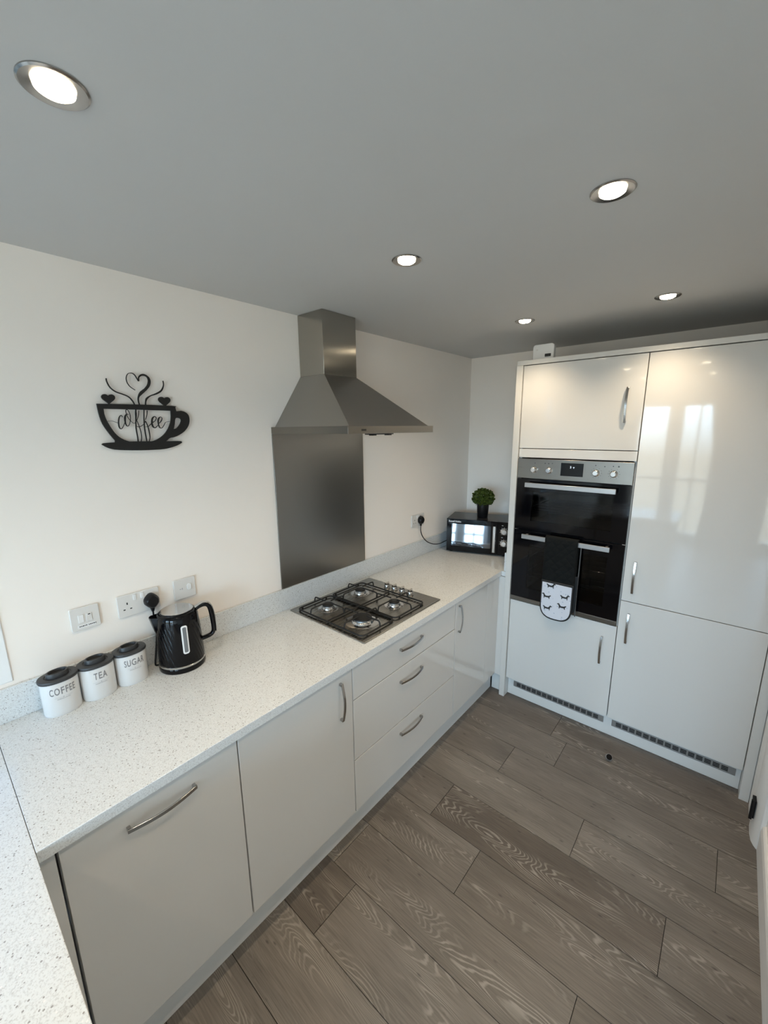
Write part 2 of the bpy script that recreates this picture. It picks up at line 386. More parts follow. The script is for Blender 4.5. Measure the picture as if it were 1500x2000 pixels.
# ============================================================ the room shell
b = nb(); box(b, -.6, 3.8, YB-.3, 3.15, -.12, -.004, 0)
uvl = b.loops.layers.uv.new('UVMap'); tl = b.verts.layers.float.new('tone')
PW = .219; joints = {-4:.4,-3:.9,-2:.2,-1:1.037,0:1.129,1:.915,2:1.34,3:.781,4:1.041,5:1.495,6:.725,7:1.2,8:.5}
tones = {(3,0):.08,(2,-1):.8,(2,0):.55,(4,-1):.55,(4,0):.35,(5,-1):.55,(5,0):.3,(6,0):.75,(6,-1):.25,(1,-1):.6,(1,0):.62,(0,0):.45,(0,-1):.6,(-1,0):.4,(-1,-1):.5,(3,-1):.6,(3,1):.5,(1,1):.7}
for k in range(-4, 24):
    y1 = 2.165-PW*k; y0 = y1-PW; j0 = joints.get(k, random.random()*.9)
    for s in range(-3, 5):
        xa, xb = max(-.3, j0+.9*s), min(3.6, j0+.9*(s+1))
        if xb-xa < .02: continue
        g = .0011; tn = tones.get((k, s), random.random()); du, dv = random.random()*40, random.random()*40
        v = [b.verts.new(p) for p in ((xa+g,y0+g,0),(xb-g,y0+g,0),(xb-g,y1-g,0),(xa+g,y1-g,0))]
        w_ = [b.verts.new(p.co+Vector((0,0,-.004))) for p in v]
        for q in v+w_: q[tl] = tn
        for f in [b.faces.new(v)]+[b.faces.new((v[i], w_[i], w_[(i+1)%4], v[(i+1)%4])) for i in range(4)]:
            f.material_index = 1
            for l in f.loops: l[uvl].uv = (l.vert.co.x-xa+du, l.vert.co.y-y0+dv)
struct('floor', b, [M['dark'], M['oak']], origin=(0,0,0))
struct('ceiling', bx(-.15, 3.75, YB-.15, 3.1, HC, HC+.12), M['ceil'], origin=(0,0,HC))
def wall_x(name, x0, x1, y0, y1, hole=None):
    b = nb()
    if hole:
        a0, a1, z0, z1 = hole
        box(b, x0, x1, y0, a0, 0, HC); box(b, x0, x1, a1, y1, 0, HC)
        box(b, x0, x1, a0, a1, 0, z0); box(b, x0, x1, a0, a1, z1, HC)
    else: box(b, x0, x1, y0, y1, 0, HC)
    return struct(name, b, M['wall'])
wall_x('wall_left', -.12, 0, YB-.12, 3.07, (WY0, WY1, WZ0, WZ1))
struct('wall_back', bx(0, XR+.12, YF, 3.07, 0, HC), M['wall'])
struct('wall_right', bx(XR, XR+.12, .6, YF, 0, HC), M['wall'])
struct('wall_return', bx(XR+.12, 3.62, .6, .72, 0, HC), M['wall'])
struct('wall_far_right', bx(3.62, 3.74, YB-.12, .72, 0, HC), M['wall'])
b = nb()
for (a0, a1, z0, z1) in ((0,DX0,0,HC),(DX0,DX1,DZ1,HC),(DX1,EX0,0,HC),(EX0,EX1,0,.06),(EX0,EX1,DZ1,HC),(EX1,3.62,0,HC)): box(b, a0, a1, YB-.12, YB, z0, z1)
struct('wall_front', b, M['wall'])
# window beside the worktop corner
def win(name, frame, bars, glass, gasket, gm='pane'):
    b = nb()
    for q in frame: box(b, *q)
    r = struct(name, b, M['upvc'], bevel=.003)
    for q in bars: obj('window_frame', bx(*q), M['upvc'], r, bevel=.004)
    for q in gasket: obj('gasket', bx(*q), M['black'], r)
    for q in glass: obj('glass', bx(*q), M[gm], r)
    return r
f = .034
win('window_1', [(-.07,.004,WY0,WY0+f,WZ0,WZ1), (-.07,.004,WY1-f,WY1,WZ0,WZ1), (-.07,.004,WY0+f,WY1-f,WZ0,WZ0+f-.004), (-.07,.004,WY0+f,WY1-f,WZ1-f,WZ1)],
    [(-.06,-.008,-.36,-.31,WZ0+f,WZ1-f)],
    [(-.040,-.036,WY0+f,WY1-f,WZ0+f,WZ1-f)],
    [(-.012,-.004,WY1-f-.006,WY1-f,WZ0+f-.004,WZ1-f), (-.012,-.004,WY0+f,WY1-f-.006,WZ0+f-.004,WZ0+f+.002)], 'dimming_pane')
# glazed garden doors behind the camera
fr = []; c = (DX0+DX1)/2
for (a0, a1) in ((DX0, DX0+.07), (c-.10, c+.10), (DX1-.07, DX1)): fr.append((a0,a1,YB-.09,YB-.02,.0,DZ1))
fr += [(DX0+.07,c-.10,YB-.09,YB-.02,.0,.14),(c+.10,DX1-.07,YB-.09,YB-.02,.0,.14),(DX0+.07,c-.10,YB-.09,YB-.02,DZ1-.07,DZ1),(c+.10,DX1-.07,YB-.09,YB-.02,DZ1-.07,DZ1)]
bars = [((c+.10+DX1-.07)/2-.013,(c+.10+DX1-.07)/2+.013,YB-.07,YB-.04,.14,DZ1-.07),(DX0+.07,c-.10,YB-.07,YB-.04,.95,.985),(c+.10,DX1-.07,YB-.07,YB-.04,.95,.985)]
gd = win('door_2', fr, [], [(DX0+.07,DX1-.07,YB-.06,YB-.055,.14,DZ1-.07)], [])
for q in bars: obj('glazing_bar', bx(*q), M['upvc'], gd)
win('added_window', [(EX0,EX0+.06,YB-.09,YB-.02,.06,DZ1),(EX1-.06,EX1,YB-.09,YB-.02,.06,DZ1),(EX0+.06,EX1-.06,YB-.09,YB-.02,.06,.14),(EX0+.06,EX1-.06,YB-.09,YB-.02,DZ1-.06,DZ1)],
    [((EX0+EX1)/2-.03,(EX0+EX1)/2+.03,YB-.08,YB-.03,.14,DZ1-.06)], [(EX0+.06,EX1-.06,YB-.06,YB-.055,.14,DZ1-.06)], [])  # added glazing, full height to brighten the lower tall doors and floor
def curtain(x0, x1, tie, label):
    b = nb(); n = 46; rows = 14; g = []
    for r in range(rows+1):
        z = .03+(2.20-.03)*r/rows; t = 1-abs(z-1.0)/1.2 if z < 2.2 else 0; t = max(0, t)**1.2*.55
        row = []
        for i in range(n+1):
            u = i/n; xx = x0+(x1-x0)*u
            xx = xx+(tie-xx)*t
            row.append(b.verts.new((xx, YB+.07+.022*sin(u*38)+.006*sin(u*11+z), z)))
        g.append(row)
    for r in range(rows):
        for i in range(n): b.faces.new((g[r][i], g[r][i+1], g[r+1][i+1], g[r+1][i]))
    o = obj('curtain', b, M['curtain'], smooth=True)
    s = o.modifiers.new('solid', 'SOLIDIFY'); s.thickness = .004
    tag(o, label, 'curtain', 'curtains at the garden doors')
curtain(DX0-.16, DX0+.14, DX0-.12, 'grey curtain tied back at the hob wall side of the garden doors')
curtain(DX1-.14, DX1+.16, DX1+.12, 'grey curtain tied back at the far side of the garden doors')
# skirting and door trim on the right wall
b = nb(); prism(b, [(XR, 0), (XR-.015, 0), (XR-.015, .105), (XR-.011, .122), (XR-.006, .128), (XR, .13)], .6, 2.058, 'Y')
struct('baseboard_right', b, M['skirt'])
b = nb(); prism(b, [(XR, 2.048), (1.938, 2.050), (1.929, 2.064), (1.921, 2.085), (1.917, 2.12), (1.9165, 2.17), (1.922, 2.182), (1.922, 2.205), (1.9165, 2.218), (1.917, 2.312), (XR, 2.312)], 0, 2.10, 'Z')
dr = struct('door_1', b, M['skirt'], bevel=.002)
b = nb(); box(b, 1.905, 1.917, 2.095, 2.135, .105, .19); tube(b, [(1.906, 2.095, .10), (1.906, 2.095, .195)], .006, 10)
obj('hinge', b, M['black'], dr)
struct('trim_1', bx(1.9175, XR-.001, 2.3405, 2.36, 0, 2.144), M['cab'])

# ============================================================ downlights
lights = [((.776,.201), 'brushed steel downlight at the top left of the photo, nearest the camera'),
          ((1.367,1.105), 'brushed steel downlight in the middle of the right row, before the tall cupboards'),
          ((.778,1.103), 'brushed steel downlight in the ceiling in front of the cooker hood chimney'),
          ((1.358,2.120), 'brushed steel downlight above the tall fridge cupboard'),
          ((.760,2.106), 'small brushed steel downlight in the far corner above the white alarm box'),
          ((1.367,.201), 'brushed steel downlight straight above the camera, outside the photo'),
          ((.776,-.75), 'added unseen downlight behind the camera on the hob wall side, for more light'),
          ((1.367,-.75), 'added unseen downlight behind the camera on the right side, for more light')]  # last pair is added for lighting and never in view
proto = None
for i, ((x, y), lab) in enumerate(lights):
    if proto is None:
        t = thing('downlight', (x, y, HC), lab, 'ceiling light', 'recessed ceiling downlights')
        b = nb(); lathe(b, [(.0475,HC-.0002),(.0475,HC-.002),(.0445,HC-.0040),(.036,HC-.0030),(.0285,HC-.0012),(.0285,HC-.0002)], (x,y,0), 48)
        obj('rim', b, M['handle'], t, smooth=True)
        b = nb(); lathe(b, [(.0282,HC-.0004),(.0275,HC-.0045),(.023,HC-.0075),(.015,HC-.0093),(.007,HC-.0100)], (x,y,0), 32)
        obj('lens', b, M['lens'], t, smooth=True)
        proto = t
    else:
        t = proto.copy(); S.collection.objects.link(t); t.location = (x, y, HC); t['label'] = lab
        for ch in proto.children:
            c_ = ch.copy(); S.collection.objects.link(c_); c_.parent = t
    d = bpy.data.lights.new('downlight_beam', 'SPOT'); d.energy = LAMP_W*(1.15 if y > 2 else 1); d.color = (1., .80, .56); d.spot_size = radians(122); d.spot_blend = 1.; d.shadow_soft_size = .028
    o = bpy.data.objects.new('downlight_beam', d); o.location = (x, y, HC-.016); S.collection.objects.link(o)

# ============================================================ worktops
wt = thing('worktop', (.3, 1.5, H-.032), 'long pale speckled quartz worktop along the hob wall', 'worktop')
b = nb(); box(b, .001, .607, E_, 2.336, H-.032, H); box(b, .001, .634, 2.336, YF-.002, H-.032, H)
obj('slab', b, M['quartz'], wt, bevel=.0012)
obj('upstand', bx(.001, .013, E_, YF-.015, H+.0002, .988), M['quartz'], wt, bevel=.001)
obj('upstand', bx(.0135, .616, YF-.014, YF-.002, H+.0002, .988), M['quartz'], wt, bevel=.001)
obj('upstand', bx(.617, .6345, 2.345, YF-.015, H+.0002, .995), M['quartz'], wt, bevel=.001)
wr = thing('worktop', (.65, -.3, H-.032), 'speckled quartz worktop return at the bottom left corner beyond the joint', 'worktop')
obj('slab', bx(.001, 1.30, -.62, -E_, H-.032, H), M['quartz'], wr, bevel=.0012)
obj('upstand', bx(.001, .013, -.62, -E_, H+.0002, .988), M['quartz'], wr, bevel=.001)

# ============================================================ base units
XD = .596
def bow(bm, p0, p1, n, depth=.026, w=.011, t=.0045, k=18):
    """bow handle from p0 to p1 standing off along n"""
    p0, p1, n = Vector(p0), Vector(p1), Vector(n); d = (p1-p0).normalized(); s = d.cross(n); rings = []
    L = (p1-p0).length
    path = [p0+n*.0, p0+n*(depth*.52)] if 0 else []
    pts = []
    for i in range(k+1):
        u = i/k; off = depth*(.50+.50*sin(pi*u)); pts.append((p0+d*L*u+n*off, u))
    for i, (p, u) in enumerate(pts):
        a = pts[max(i-1,0)][0]; c = pts[min(i+1,k)][0]; T = (c-a).normalized(); nn = s.cross(T).normalized()
        if nn.dot(n) < 0: nn = -nn
        rings.append([bm.verts.new(p+s*w*.5*a_+nn*t*.5*b_) for a_, b_ in ((-1,-1),(1,-1),(1,1),(-1,1))])
    for i in range(k):
        for j in range(4): bm.faces.new((rings[i][j], rings[i][(j+1)%4], rings[i+1][(j+1)%4], rings[i+1][j]))
    bm.faces.new(rings[0]); bm.faces.new(rings[-1])
    for q, sg in ((p0, 1), (p1, -1)):      # feet
        a = q+d*sg*.0005; c = a+d*sg*.009
        vs = []
        for h in (0, depth*.5+t*.45):
            for P_ in (a, c):
                for e in (-1, 1): vs.append(bm.verts.new(P_+s*w*.5*e+n*h))
        for fc in ((0,1,3,2),(4,5,7,6),(0,1,5,4),(2,3,7,6),(0,2,6,4),(1,3,7,5)): bm.faces.new([vs[i] for i in fc])
def handle(parent, p0, p1, n, label=None):
    b = nb(); bow(b, p0, p1, n); o = obj('handle', b, M['handle'], parent, bevel=.0008, seg=2); return o
def base_unit(name, y0, y1, label, cat, fronts, xf_=XD, group=None):
    t = thing(name, (.3, (y0+y1)/2, .14), label, cat, group)
    b = nb(); box(b, .02, xf_-.020, y0+.0005, y1-.0005, .142, .840); obj('carcass', b, M['cab'], t)
    for (nm, z0, z1, h0, h1, fy0, fy1) in fronts:
        dd = obj(nm, bx(xf_-.0185, xf_, fy0, fy1, z0, z1), M['gloss'], t, bevel=.0015)
        if h0: handle(dd, (xf_, *h0), (xf_, *h1), (1,0,0))
    return t
G = .0016
base_unit('integrated_dishwasher', .034, .482, 'gloss cream dishwasher front with a horizontal bow handle, nearest the camera', 'dishwasher',
          [('door', .141, .836, (.168,.780), (.346,.780), .036, .482-G)])
base_unit('base_cabinet', .484, .986, 'gloss cream base cupboard with vertical handle between dishwasher and drawers', 'cupboard',
          [('door', .141, .836, (.918,.640), (.918,.806), .484+G*.5, .986-G)])
DZ = [(.141,.397,.334),(.401,.684,.613),(.688,.836,.780)]
base_unit('drawer_cabinet', .988, 1.790, 'wide gloss cream unit of three drawers below the gas hob', 'drawers',
          [('drawer', a, c, (1.292,h), (1.466,h), .988+G*.5, 1.790-G) for a, c, h in DZ])
base_unit('base_cabinet', 1.792, 2.172, 'narrow gloss cream base cupboard at the far end beside the tall oven unit', 'cupboard',
          [('door', .141, .836, (1.826,.652), (1.826,.815), 1.792+G*.5, 2.172-G)])
t = thing('corner_filler', (.59, 2.25, .14), 'narrow cream filler panel in the far corner next to the tall oven unit', 'filler panel')
obj('panel', bx(XD-.0185, XD-.001, 2.1735, 2.334, .141, .840), M['gloss'], t, bevel=.001)
obj('panel', bx(XD-.0185, .6355, 2.3355, 2.353, .141, .840), M['gloss'], t, bevel=.001)
o = obj('corner_post', bx(XD-.03, XD-.001, -.002, .0295, .0, .842), M['cab'], bevel=.001)
tag(o, 'narrow cream corner post left of the dishwasher under the worktop joint', 'filler panel')
o = obj('plinth', bx(.535, .552, .032, 2.372, .001, .139), M['plinth'], bevel=.001)
tag(o, 'cream plinth board along the floor under the base units', 'plinth')
t = thing('peninsula_cabinet', (.9, -.3, 0), 'cream base cabinet under the worktop return at bottom left', 'cupboard')
obj('carcass', bx(.02, 1.28, -.60, -.032, .142, .842), M['cab'], t)
obj('panel', bx(XD+.002, 1.28, -.031, -.014, .141, .836), M['gloss'], t, bevel=.001)
obj('plinth', bx(XD, 1.25, -.08, -.062, .001, .14), M['plinth'], t)

# ============================================================ tall units
YT = 2.340
o = obj('end_panel', bx(.636, .6715, YT-.012, YF-.002, 0, 2.1195), M['cab'], bevel=.0012); tag(o, 'tall cream end panel on the left of the oven unit', 'end panel')
o = obj('end_panel', bx(1.879, 1.9165, YT-.018, YF-.002, 0, 2.1195), M['cab'], bevel=.0012); tag(o, 'tall cream end panel at the right of the fridge unit beside the door trim', 'end panel')
o = obj('top_panel', bx(.636, 1.9165, YT-.006, YF-.002, 2.120, 2.145), M['cab'], bevel=.0012); tag(o, 'long cream top panel lying across both tall units', 'top panel')
t = thing('oven_housing', (.977, 2.6, .14), 'tall gloss cream housing unit around the built-in double oven', 'cupboard')
b = nb(); 
for q in ((.673,.686,YT+.021,YF-.01,.142,2.118),(1.268,1.281,YT+.021,YF-.01,.142,2.118),(.686,1.268,YF-.03,YF-.01,.142,2.118),(.686,1.268,YT+.021,YF-.03,.142,.155),(.686,1.268,YT+.021,YF-.03,.685,.700),(.686,1.268,YT+.021,YF-.03,1.605,1.62),(.686,1.268,YT+.021,YF-.03,2.10,2.118)): box(b, *q)
obj('carcass', b, M['cab'], t)
d = obj('door', bx(.6745, 1.2815, YT, YT+.0185, 1.656, 2.1165), M['gloss'], t, bevel=.0015); handle(d, (1.210, YT, 1.793), (1.210, YT, 1.965), (0,-1,0))
obj('filler', bx(.6745, 1.2815, YT+.001, YT+.0185, 1.603, 1.652), M['gloss'], t, bevel=.001)
d = obj('door', bx(.6745, 1.2815, YT, YT+.0185, .144, .702), M['gloss'], t, bevel=.0015); handle(d, (1.216, YT, .463), (1.216, YT, .628), (0,-1,0))
t = thing('fridge_cabinet', (1.58, 2.6, .14), 'tall gloss cream fridge freezer cupboard with two doors reflecting windows', 'cupboard')
obj('carcass', bx(1.284, 1.877, YT+.021, YF-.01, .142, 2.118), M['cab'], t)
d = obj('door', bx(1.2855, 1.8765, YT, YT+.0185, .8635, 2.1165), M['gloss'], t, bevel=.0015); handle(d, (1.333, YT, .915), (1.333, YT, 1.088), (0,-1,0))
d = obj('door', bx(1.2855, 1.8765, YT, YT+.0185, .144, .860), M['gloss'], t, bevel=.0015); handle(d, (1.331, YT, .628), (1.331, YT, .798), (0,-1,0))
t = thing('plinth', (1.27, 2.395, 0), 'pale plinth with two slotted vents under the tall units', 'plinth')
obj('board', bx(.6725, 1.878, 2.388, 2.404, .001, .1405), M['plinth'], t, bevel=.001)
obj('board', bx(.56, .6345, 2.374, 2.390, .001, .1405), M['plinth'], t, bevel=.001)
for (a, c) in ((.712, 1.262), (1.305, 1.858)):
    g = obj('vent_grille', bx(a, c, 2.3855, 2.3878, .068, .108), M['alu'], t, bevel=.0006)
    b = nb(); n = 15
    for i in range(n):
        x0 = a+.022+(c-a-.044)*i/n; x1 = x0+(c-a-.044)/n*.78
        for j in range(3): box(b, x0, x1, 2.3848, 2.3857, .0775+j*.0085, .0775+j*.0085+.0060)
    obj('slots', b, M['dark'], g)

# ============================================================ double oven
t = thing('double_oven', (.976, 2.6, .706), 'built-in black and steel double oven in the tall unit', 'oven')
YO = YT-.004
b = nb()   # shell with two cavities
for q in ((.690,.700,YO+.022,2.86,.708,1.596),(1.254,1.264,YO+.022,2.86,.708,1.596),(.70,1.254,2.85,2.86,.708,1.596),(.70,1.254,YO+.022,2.85,.708,.72),(.70,1.254,YO+.022,2.85,1.165,1.18),(.70,1.254,YO+.022,2.85,1.47,1.596)): box(b, *q)
obj('body', b, M['black'], t)
cp = obj('control_panel', bx(.6745, 1.2765, YO, YO+.02, 1.4815, 1.5965), M['steelX'], t, bevel=.0015)
obj('display', bx(.921, 1.0385, YO-.0015, YO+.001, 1.508, 1.580), M['gblack'], cp, bevel=.0006)
for s, px, pz, sz in (('3', .973, 1.557, .016), ('v', .989, 1.557, .017)):
    b = text_mesh(s, sz, .0006); xf(b, Matrix.Translation((px, YO-.0017, pz)) @ Matrix.Rotation(pi/2, 4, 'X')); obj('digit', b, M['digits'], cp)
for kx in (.772, .858, 1.103, 1.188):
    b = nb(); lathe(b, [(.019,0),(.019,.004),(.0155,.006),(.0145,.021),(.012,.0235)], (kx, YO, 1.534), 32, 'Y')
    for v in b.verts: v.co.y = 2*YO-v.co.y
    box(b, kx-.0018, kx+.0018, YO-.0255, YO-.022, 1.534, 1.5475)
    obj('knob', b, M['chrome'], cp, smooth=True)
for (x, z, r) in ((.775,1.572,.0022),(.833,1.573,.0025),(.853,1.572,.0028),(.873,1.574,.0022),(1.098,1.574,.0025),(1.142,1.570,.0025),(1.182,1.573,.0025),(1.207,1.573,.0035)): obj('marking', bx(x-r, x+r, YO-.0004, YO+.0002, z-r, z+r), M['darkink'], cp)
for kx in (1.103, 1.188):
    for k in range(11):
        a = radians(-60+k*30)
        if abs(((-60+k*30) % 360)-90) < 20: continue
        x, z = kx+.0265*cos(a), 1.534+.0265*sin(a); obj('marking', bx(x-.0013, x+.0013, YO-.0004, YO+.0002, z-.0013, z+.0013), M['darkink'], cp)
def oven_door(z0, z1, gx0, gx1, gz0, gz1, hz0, hz1, racks):
    b = nb()
    box(b, .6745, gx0, YO, YO+.021, z0, z1); box(b, gx1, 1.2765, YO, YO+.021, z0, z1)
    box(b, gx0, gx1, YO, YO+.021, z0, gz0); box(b, gx0, gx1, YO, YO+.021, gz1, z1)
    d = obj('door', b, M['gblack'], t)
    obj('glass', bx(gx0, gx1, YO+.001, YO+.004, gz0, gz1), M['ovenglass'], d)
    b = nb(); box(b, .738, 1.213, YO-.044, YO-.034, hz0, hz1)
    for x in (.752, 1.187): box(b, x, x+.012, YO-.034, YO, hz0+.004, hz1-.004)
    obj('handle', b, M['alu'], d, bevel=.0012)
    for z in racks:
        b = nb()
        for y in (2.40, 2.47, 2.56, 2.65, 2.74, 2.82): tube(b, [(.715, y, z), (1.24, y, z)], .0022, 6)
        for x in (.716, .98, 1.238): tube(b, [(x, 2.39, z), (x, 2.83, z)], .0028, 6)
        obj('rack', b, M['chrome'], t)
oven_door(1.171, 1.4785, .768, 1.200, 1.228, 1.408, 1.434, 1.460, (1.285,))
oven_door(.7355, 1.1655, .768, 1.200, .80, 1.085, 1.124, 1.150, (.86, .95, 1.03))
obj('trim_strip', bx(.6745, 1.2765, YO, YO+.02, .7065, .7335), M['steelX'], t, bevel=.0015)
for q in ((.6735, .690), (1.262, 1.278)): obj('hinge_trim', bx(*q, YO-.003, YO+.003, 1.1662, 1.1705), M['chrome'], t)

# ============================================================ oven glove over the lower oven handle
t = thing('oven_glove', (.973, YO-.05, .68), 'black quilted double oven glove with dachshund pocket hanging on the lower oven handle', 'oven glove')
GX0, GX1, GC = .884, 1.060, .972
def strip(x0, x1, zb, ztop, yf, yback, zback, th=.006, wob=.003):
    """front sheet with round bottom, over the bar, down behind"""
    prof = []; n = 22
    for i in range(n+1): z = zb+(ztop-zb)*i/n; prof.append((yf+wob*sin((z-zb)*14)*(1-i/n), z))
    for i in range(1, 7): a = pi*i/7; prof.append((yf+(yback-yf)*(1-cos(a))/2, ztop+.012*sin(a)))
    m_ = 10
    for i in range(m_+1): prof.append((yback, ztop-(ztop-zback)*i/m_))
    b = nb(); g = []; w = (x1-x0)/2; cx = (x0+x1)/2
    for k, (y, z) in enumerate(prof):
        hw = w
        if k <= n and z < zb+w*.95: q = (zb+w*.95-z)/(w*.95); hw = w*(max(0, 1-q**2.6))**.5 if q < 1 else .004
        if k <= n: hw = max(hw, .02)
        g.append([b.verts.new((cx+hw*(j/6-1), y+.002*sin(j*1.3+z*9), z)) for j in range(13)])
    for k in range(len(g)-1):
        for j in range(12): b.faces.new((g[k][j], g[k][j+1], g[k+1][j+1], g[k+1][j]))
    return b
b = strip(GX0, GX1, .679, 1.152, YO-.054, YO-.026, .80)
o = obj('quilted_band', b, M['quilt'], t, smooth=True); s = o.modifiers.new('s', 'SOLIDIFY'); s.thickness = .007; s.offset = 0
b = nb()
def arch(x0, x1, zb, zt, n=20):
    w = (x1-x0)/2; cx = (x0+x1)/2; pts = [(x1, zt), (x0, zt)]
    hh = w*.95
    for i in range(n+1):
        a = pi+pi*i/n; ca, sa = cos(a), sin(a)
        pts.append((cx+w*math.copysign(abs(ca)**.72, ca), zb+hh+hh*math.copysign(abs(sa)**.8, sa)))
    return pts
prism(b, arch(GX0-.001, GX1+.001, .671, .905), YO-.0655, YO-.0575, 'Y'); obj('pocket_binding', b, M['mblack'], t, bevel=.002)
b = nb(); prism(b, arch(GX0+.006, GX1-.006, .680, .893), YO-.0675, YO-.0650, 'Y'); pk = obj('pocket', b, M['pocket'], t, bevel=.001)
DOG = [(-.021,.006),(-.018,.009),(-.008,.004),(.006,.003),(.012,.009),(.015,.0135),(.019,.014),(.026,.0105),(.0255,.0085),(.019,.008),(.017,.004),(.0155,-.001),(.0150,-.009),(.0118,-.009),(.0115,-.0035),(.004,-.0042),(-.009,-.0035),(-.011,-.009),(-.0142,-.009),(-.0142,-.001),(-.0175,.003)]
for (x, z, fl, rot) in ((.938,.876,1,0),(.921,.808,-1,0),(1.018,.826,1,0),(.926,.738,1,0),(1.010,.766,-1,0)):
    pts = [(x+fl*p*1.12*cos(rot)-q*sin(rot)*1.35, z+fl*p*sin(rot)*1.12+q*1.35*cos(rot)) for p, q in DOG]
    pts = [(min(max(p, GX0+.008), GX1-.008), q) for p, q in pts]
    b = nb(); prism(b, pts, YO-.0682, YO-.0674, 'Y'); obj('dachshund_print', b, M['darkink'], pk)
b = nb()
pts = [(GX1+.010, YO-.024-.004*sin(i*.5), .71+(1.145-.71)*i/12) for i in range(13)]
tube(b, pts, .0032, 8); obj('edge_binding', b, M['lining'], t, smooth=True)
b = nb(); prism(b, arch(GX0+.010, GX1+.012, .70, .95), YO-.032, YO-.022, 'Y'); obj('back_pocket', b, M['mblack'], t, bevel=.002)

# ============================================================ gas hob
t = thing('gas_hob', (.295, 1.40, H), 'four burner stainless steel gas hob with black pan supports set in the worktop', 'hob')
b = nb(); prism(b, rrect(.035, .555, 1.105, 1.700, .006), H+.0003, H+.006, 'Z'); obj('plate', b, M['hobsteel'], t, bevel=.002)
burn = [(.409,1.246,.042,'L'), (.174,1.240,.026,'S'), (.164,1.487,.026,'S'), (.410,1.483,.026,'S')]
for (x, y, r, _) in burn:
    b = nb(); lathe(b, [(r*2.0,.0062),(r*1.95,.0072),(r*1.5,.0068),(r*1.28,.0085),(r*1.2,.016),(r*1.12,.019)], (x, y, H), 40)
    bu = obj('burner', b, M['chrome'], t, smooth=True)
    b = nb(); lathe(b, [(r*1.02,.0192),(r*1.0,.0235),(r*.9,.0235)], (x, y, H), 40); obj('burner_ring', b, M['alu'], bu, smooth=True)
    b = nb(); lathe(b, [(r*1.08,.0240),(r*1.10,.026),(r*1.07,.030),(r*.92,.0325),(r*.3,.0335)], (x, y, H), 40); obj('burner_cap', b, M['mblack'], bu, smooth=True)
def pan_support(y0, y1, cs):
    b = nb(); r = .0042; z = H+.0135; x0, x1 = .072, .520
    fr = [(p[0], p[1], z) for p in rrect(x0, x1, y0, y1, .022, 5)]; fr = fr+[fr[0], fr[1]]
    tube(b, fr, r, 8, cap=False)
    for (x, y) in ((x0,y0+.03),(x1,y0+.03),(x0,y1-.03),(x1,y1-.03)): tube(b, [(x, y, H+.0064), (x, y, z)], .005, 8)
    zt = H+.041
    def finger(p, q):
        P = Vector((*p, z)); Q = Vector((*q, zt)); d = (Q-P); d.z = 0; d.normalize()
        pts = [P, P+Vector((0,0,.013)), P+d*.004+Vector((0,0,.022)), P+d*.014+Vector((0,0,zt-z)), Q]
        tube(b, spline([tuple(v) for v in pts], 4), .0036, 7)
    ym = (y0+y1)/2
    for (cx, cy, rr) in cs:
        s = rr*.55+.006
        finger((x0 if cx < .3 else x1, cy), (cx+(-s if cx < .3 else s), cy))
        finger((cx, y0), (cx, cy-s)); finger((cx, y1), (cx, cy+s))
    tube(b, [(.29, y0, z), (.29, y1, z)], r, 8)
    for (cx, cy, rr) in cs:
        s = rr*.55+.006; finger((.29, cy), (cx+(s if cx < .3 else -s), cy))
    obj('pan_support', b, M['mblack'], t, smooth=True)
pan_support(1.128, 1.348, [(.409,1.246,.042),(.174,1.240,.026)])
pan_support(1.358, 1.596, [(.164,1.487,.026),(.410,1.483,.026)])
for x in (.222, .276, .332, .388):
    b = nb(); lathe(b, [(.0205,.0062),(.0205,.0085),(.0175,.010),(.0165,.022),(.0145,.0245)], (x, 1.650, H), 30)
    prism(b, [(x-.0045, H+.0225), (x+.0045, H+.0225), (x+.0035, H+.036), (x-.0035, H+.036)], 1.634, 1.666, 'Y')
    obj('knob', b, M['chrome'], t, smooth=True)

# ============================================================ cooker hood and splashback
t = thing('cooker_hood', (.25, 1.38, 1.7546), 'stainless steel pyramid chimney cooker hood on the wall above the hob', 'cooker hood')
hy0, hy1, hx = 1.0876, 1.6741, .506; cy0, cy1, cxx = 1.2727, 1.4857, .174; z0, z1, z2 = 1.7560, 1.7865, 2.0225
b = nb()
box(b, .001, hx, hy0, hy0+.003, z0, z1); box(b, .001, hx, hy1-.003, hy1, z0, z1); box(b, hx-.003, hx, hy0+.003, hy1-.003, z0, z1); box(b, .001, hx-.003, hy0+.003, hy1-.003, z1-.002, z1)
obj('rim', b, M['steelX'], t, bevel=.0008)
b = nb(); i_ = .022
A = [(.001,hy0+i_),(hx-.014,hy0+i_),(hx-.014,hy1-i_),(.001,hy1-i_)]; C = [(.001,cy0),(cxx,cy0),(cxx,cy1),(.001,cy1)]
va = [b.verts.new((*p, z1)) for p in A]; vc = [b.verts.new((*p, z2)) for p in C]
for i in range(4): b.faces.new((va[i], va[(i+1)%4], vc[(i+1)%4], vc[i]))
b.faces.new(va[::-1]); b.faces.new(vc)
obj('canopy', b, M['steelY'], t)
obj('chimney', bx(.001, cxx, cy0, cy1, z2, HC-.001), M['steelC'], t, bevel=.0012)
b = nb(); box(b, .02, hx-.03, hy0+.02, hy1-.02, z0+.006, z0+.010)
obj('filter', b, M['alu'], t)
b = nb(); box(b, hx-.040, hx-.006, 1.225, 1.375, z0-.005, z0-.001); box(b, hx-.030, hx-.006, 1.240, 1.262, z0-.009, z0-.005); box(b, hx-.030, hx-.006, 1.34, 1.362, z0-.009, z0-.005)
obj('control_slider', b, M['black'], t, bevel=.001)
obj('badge', bx(hx, hx+.0006, 1.164, 1.192, 1.7665, 1.7745), M['darkink'], t)
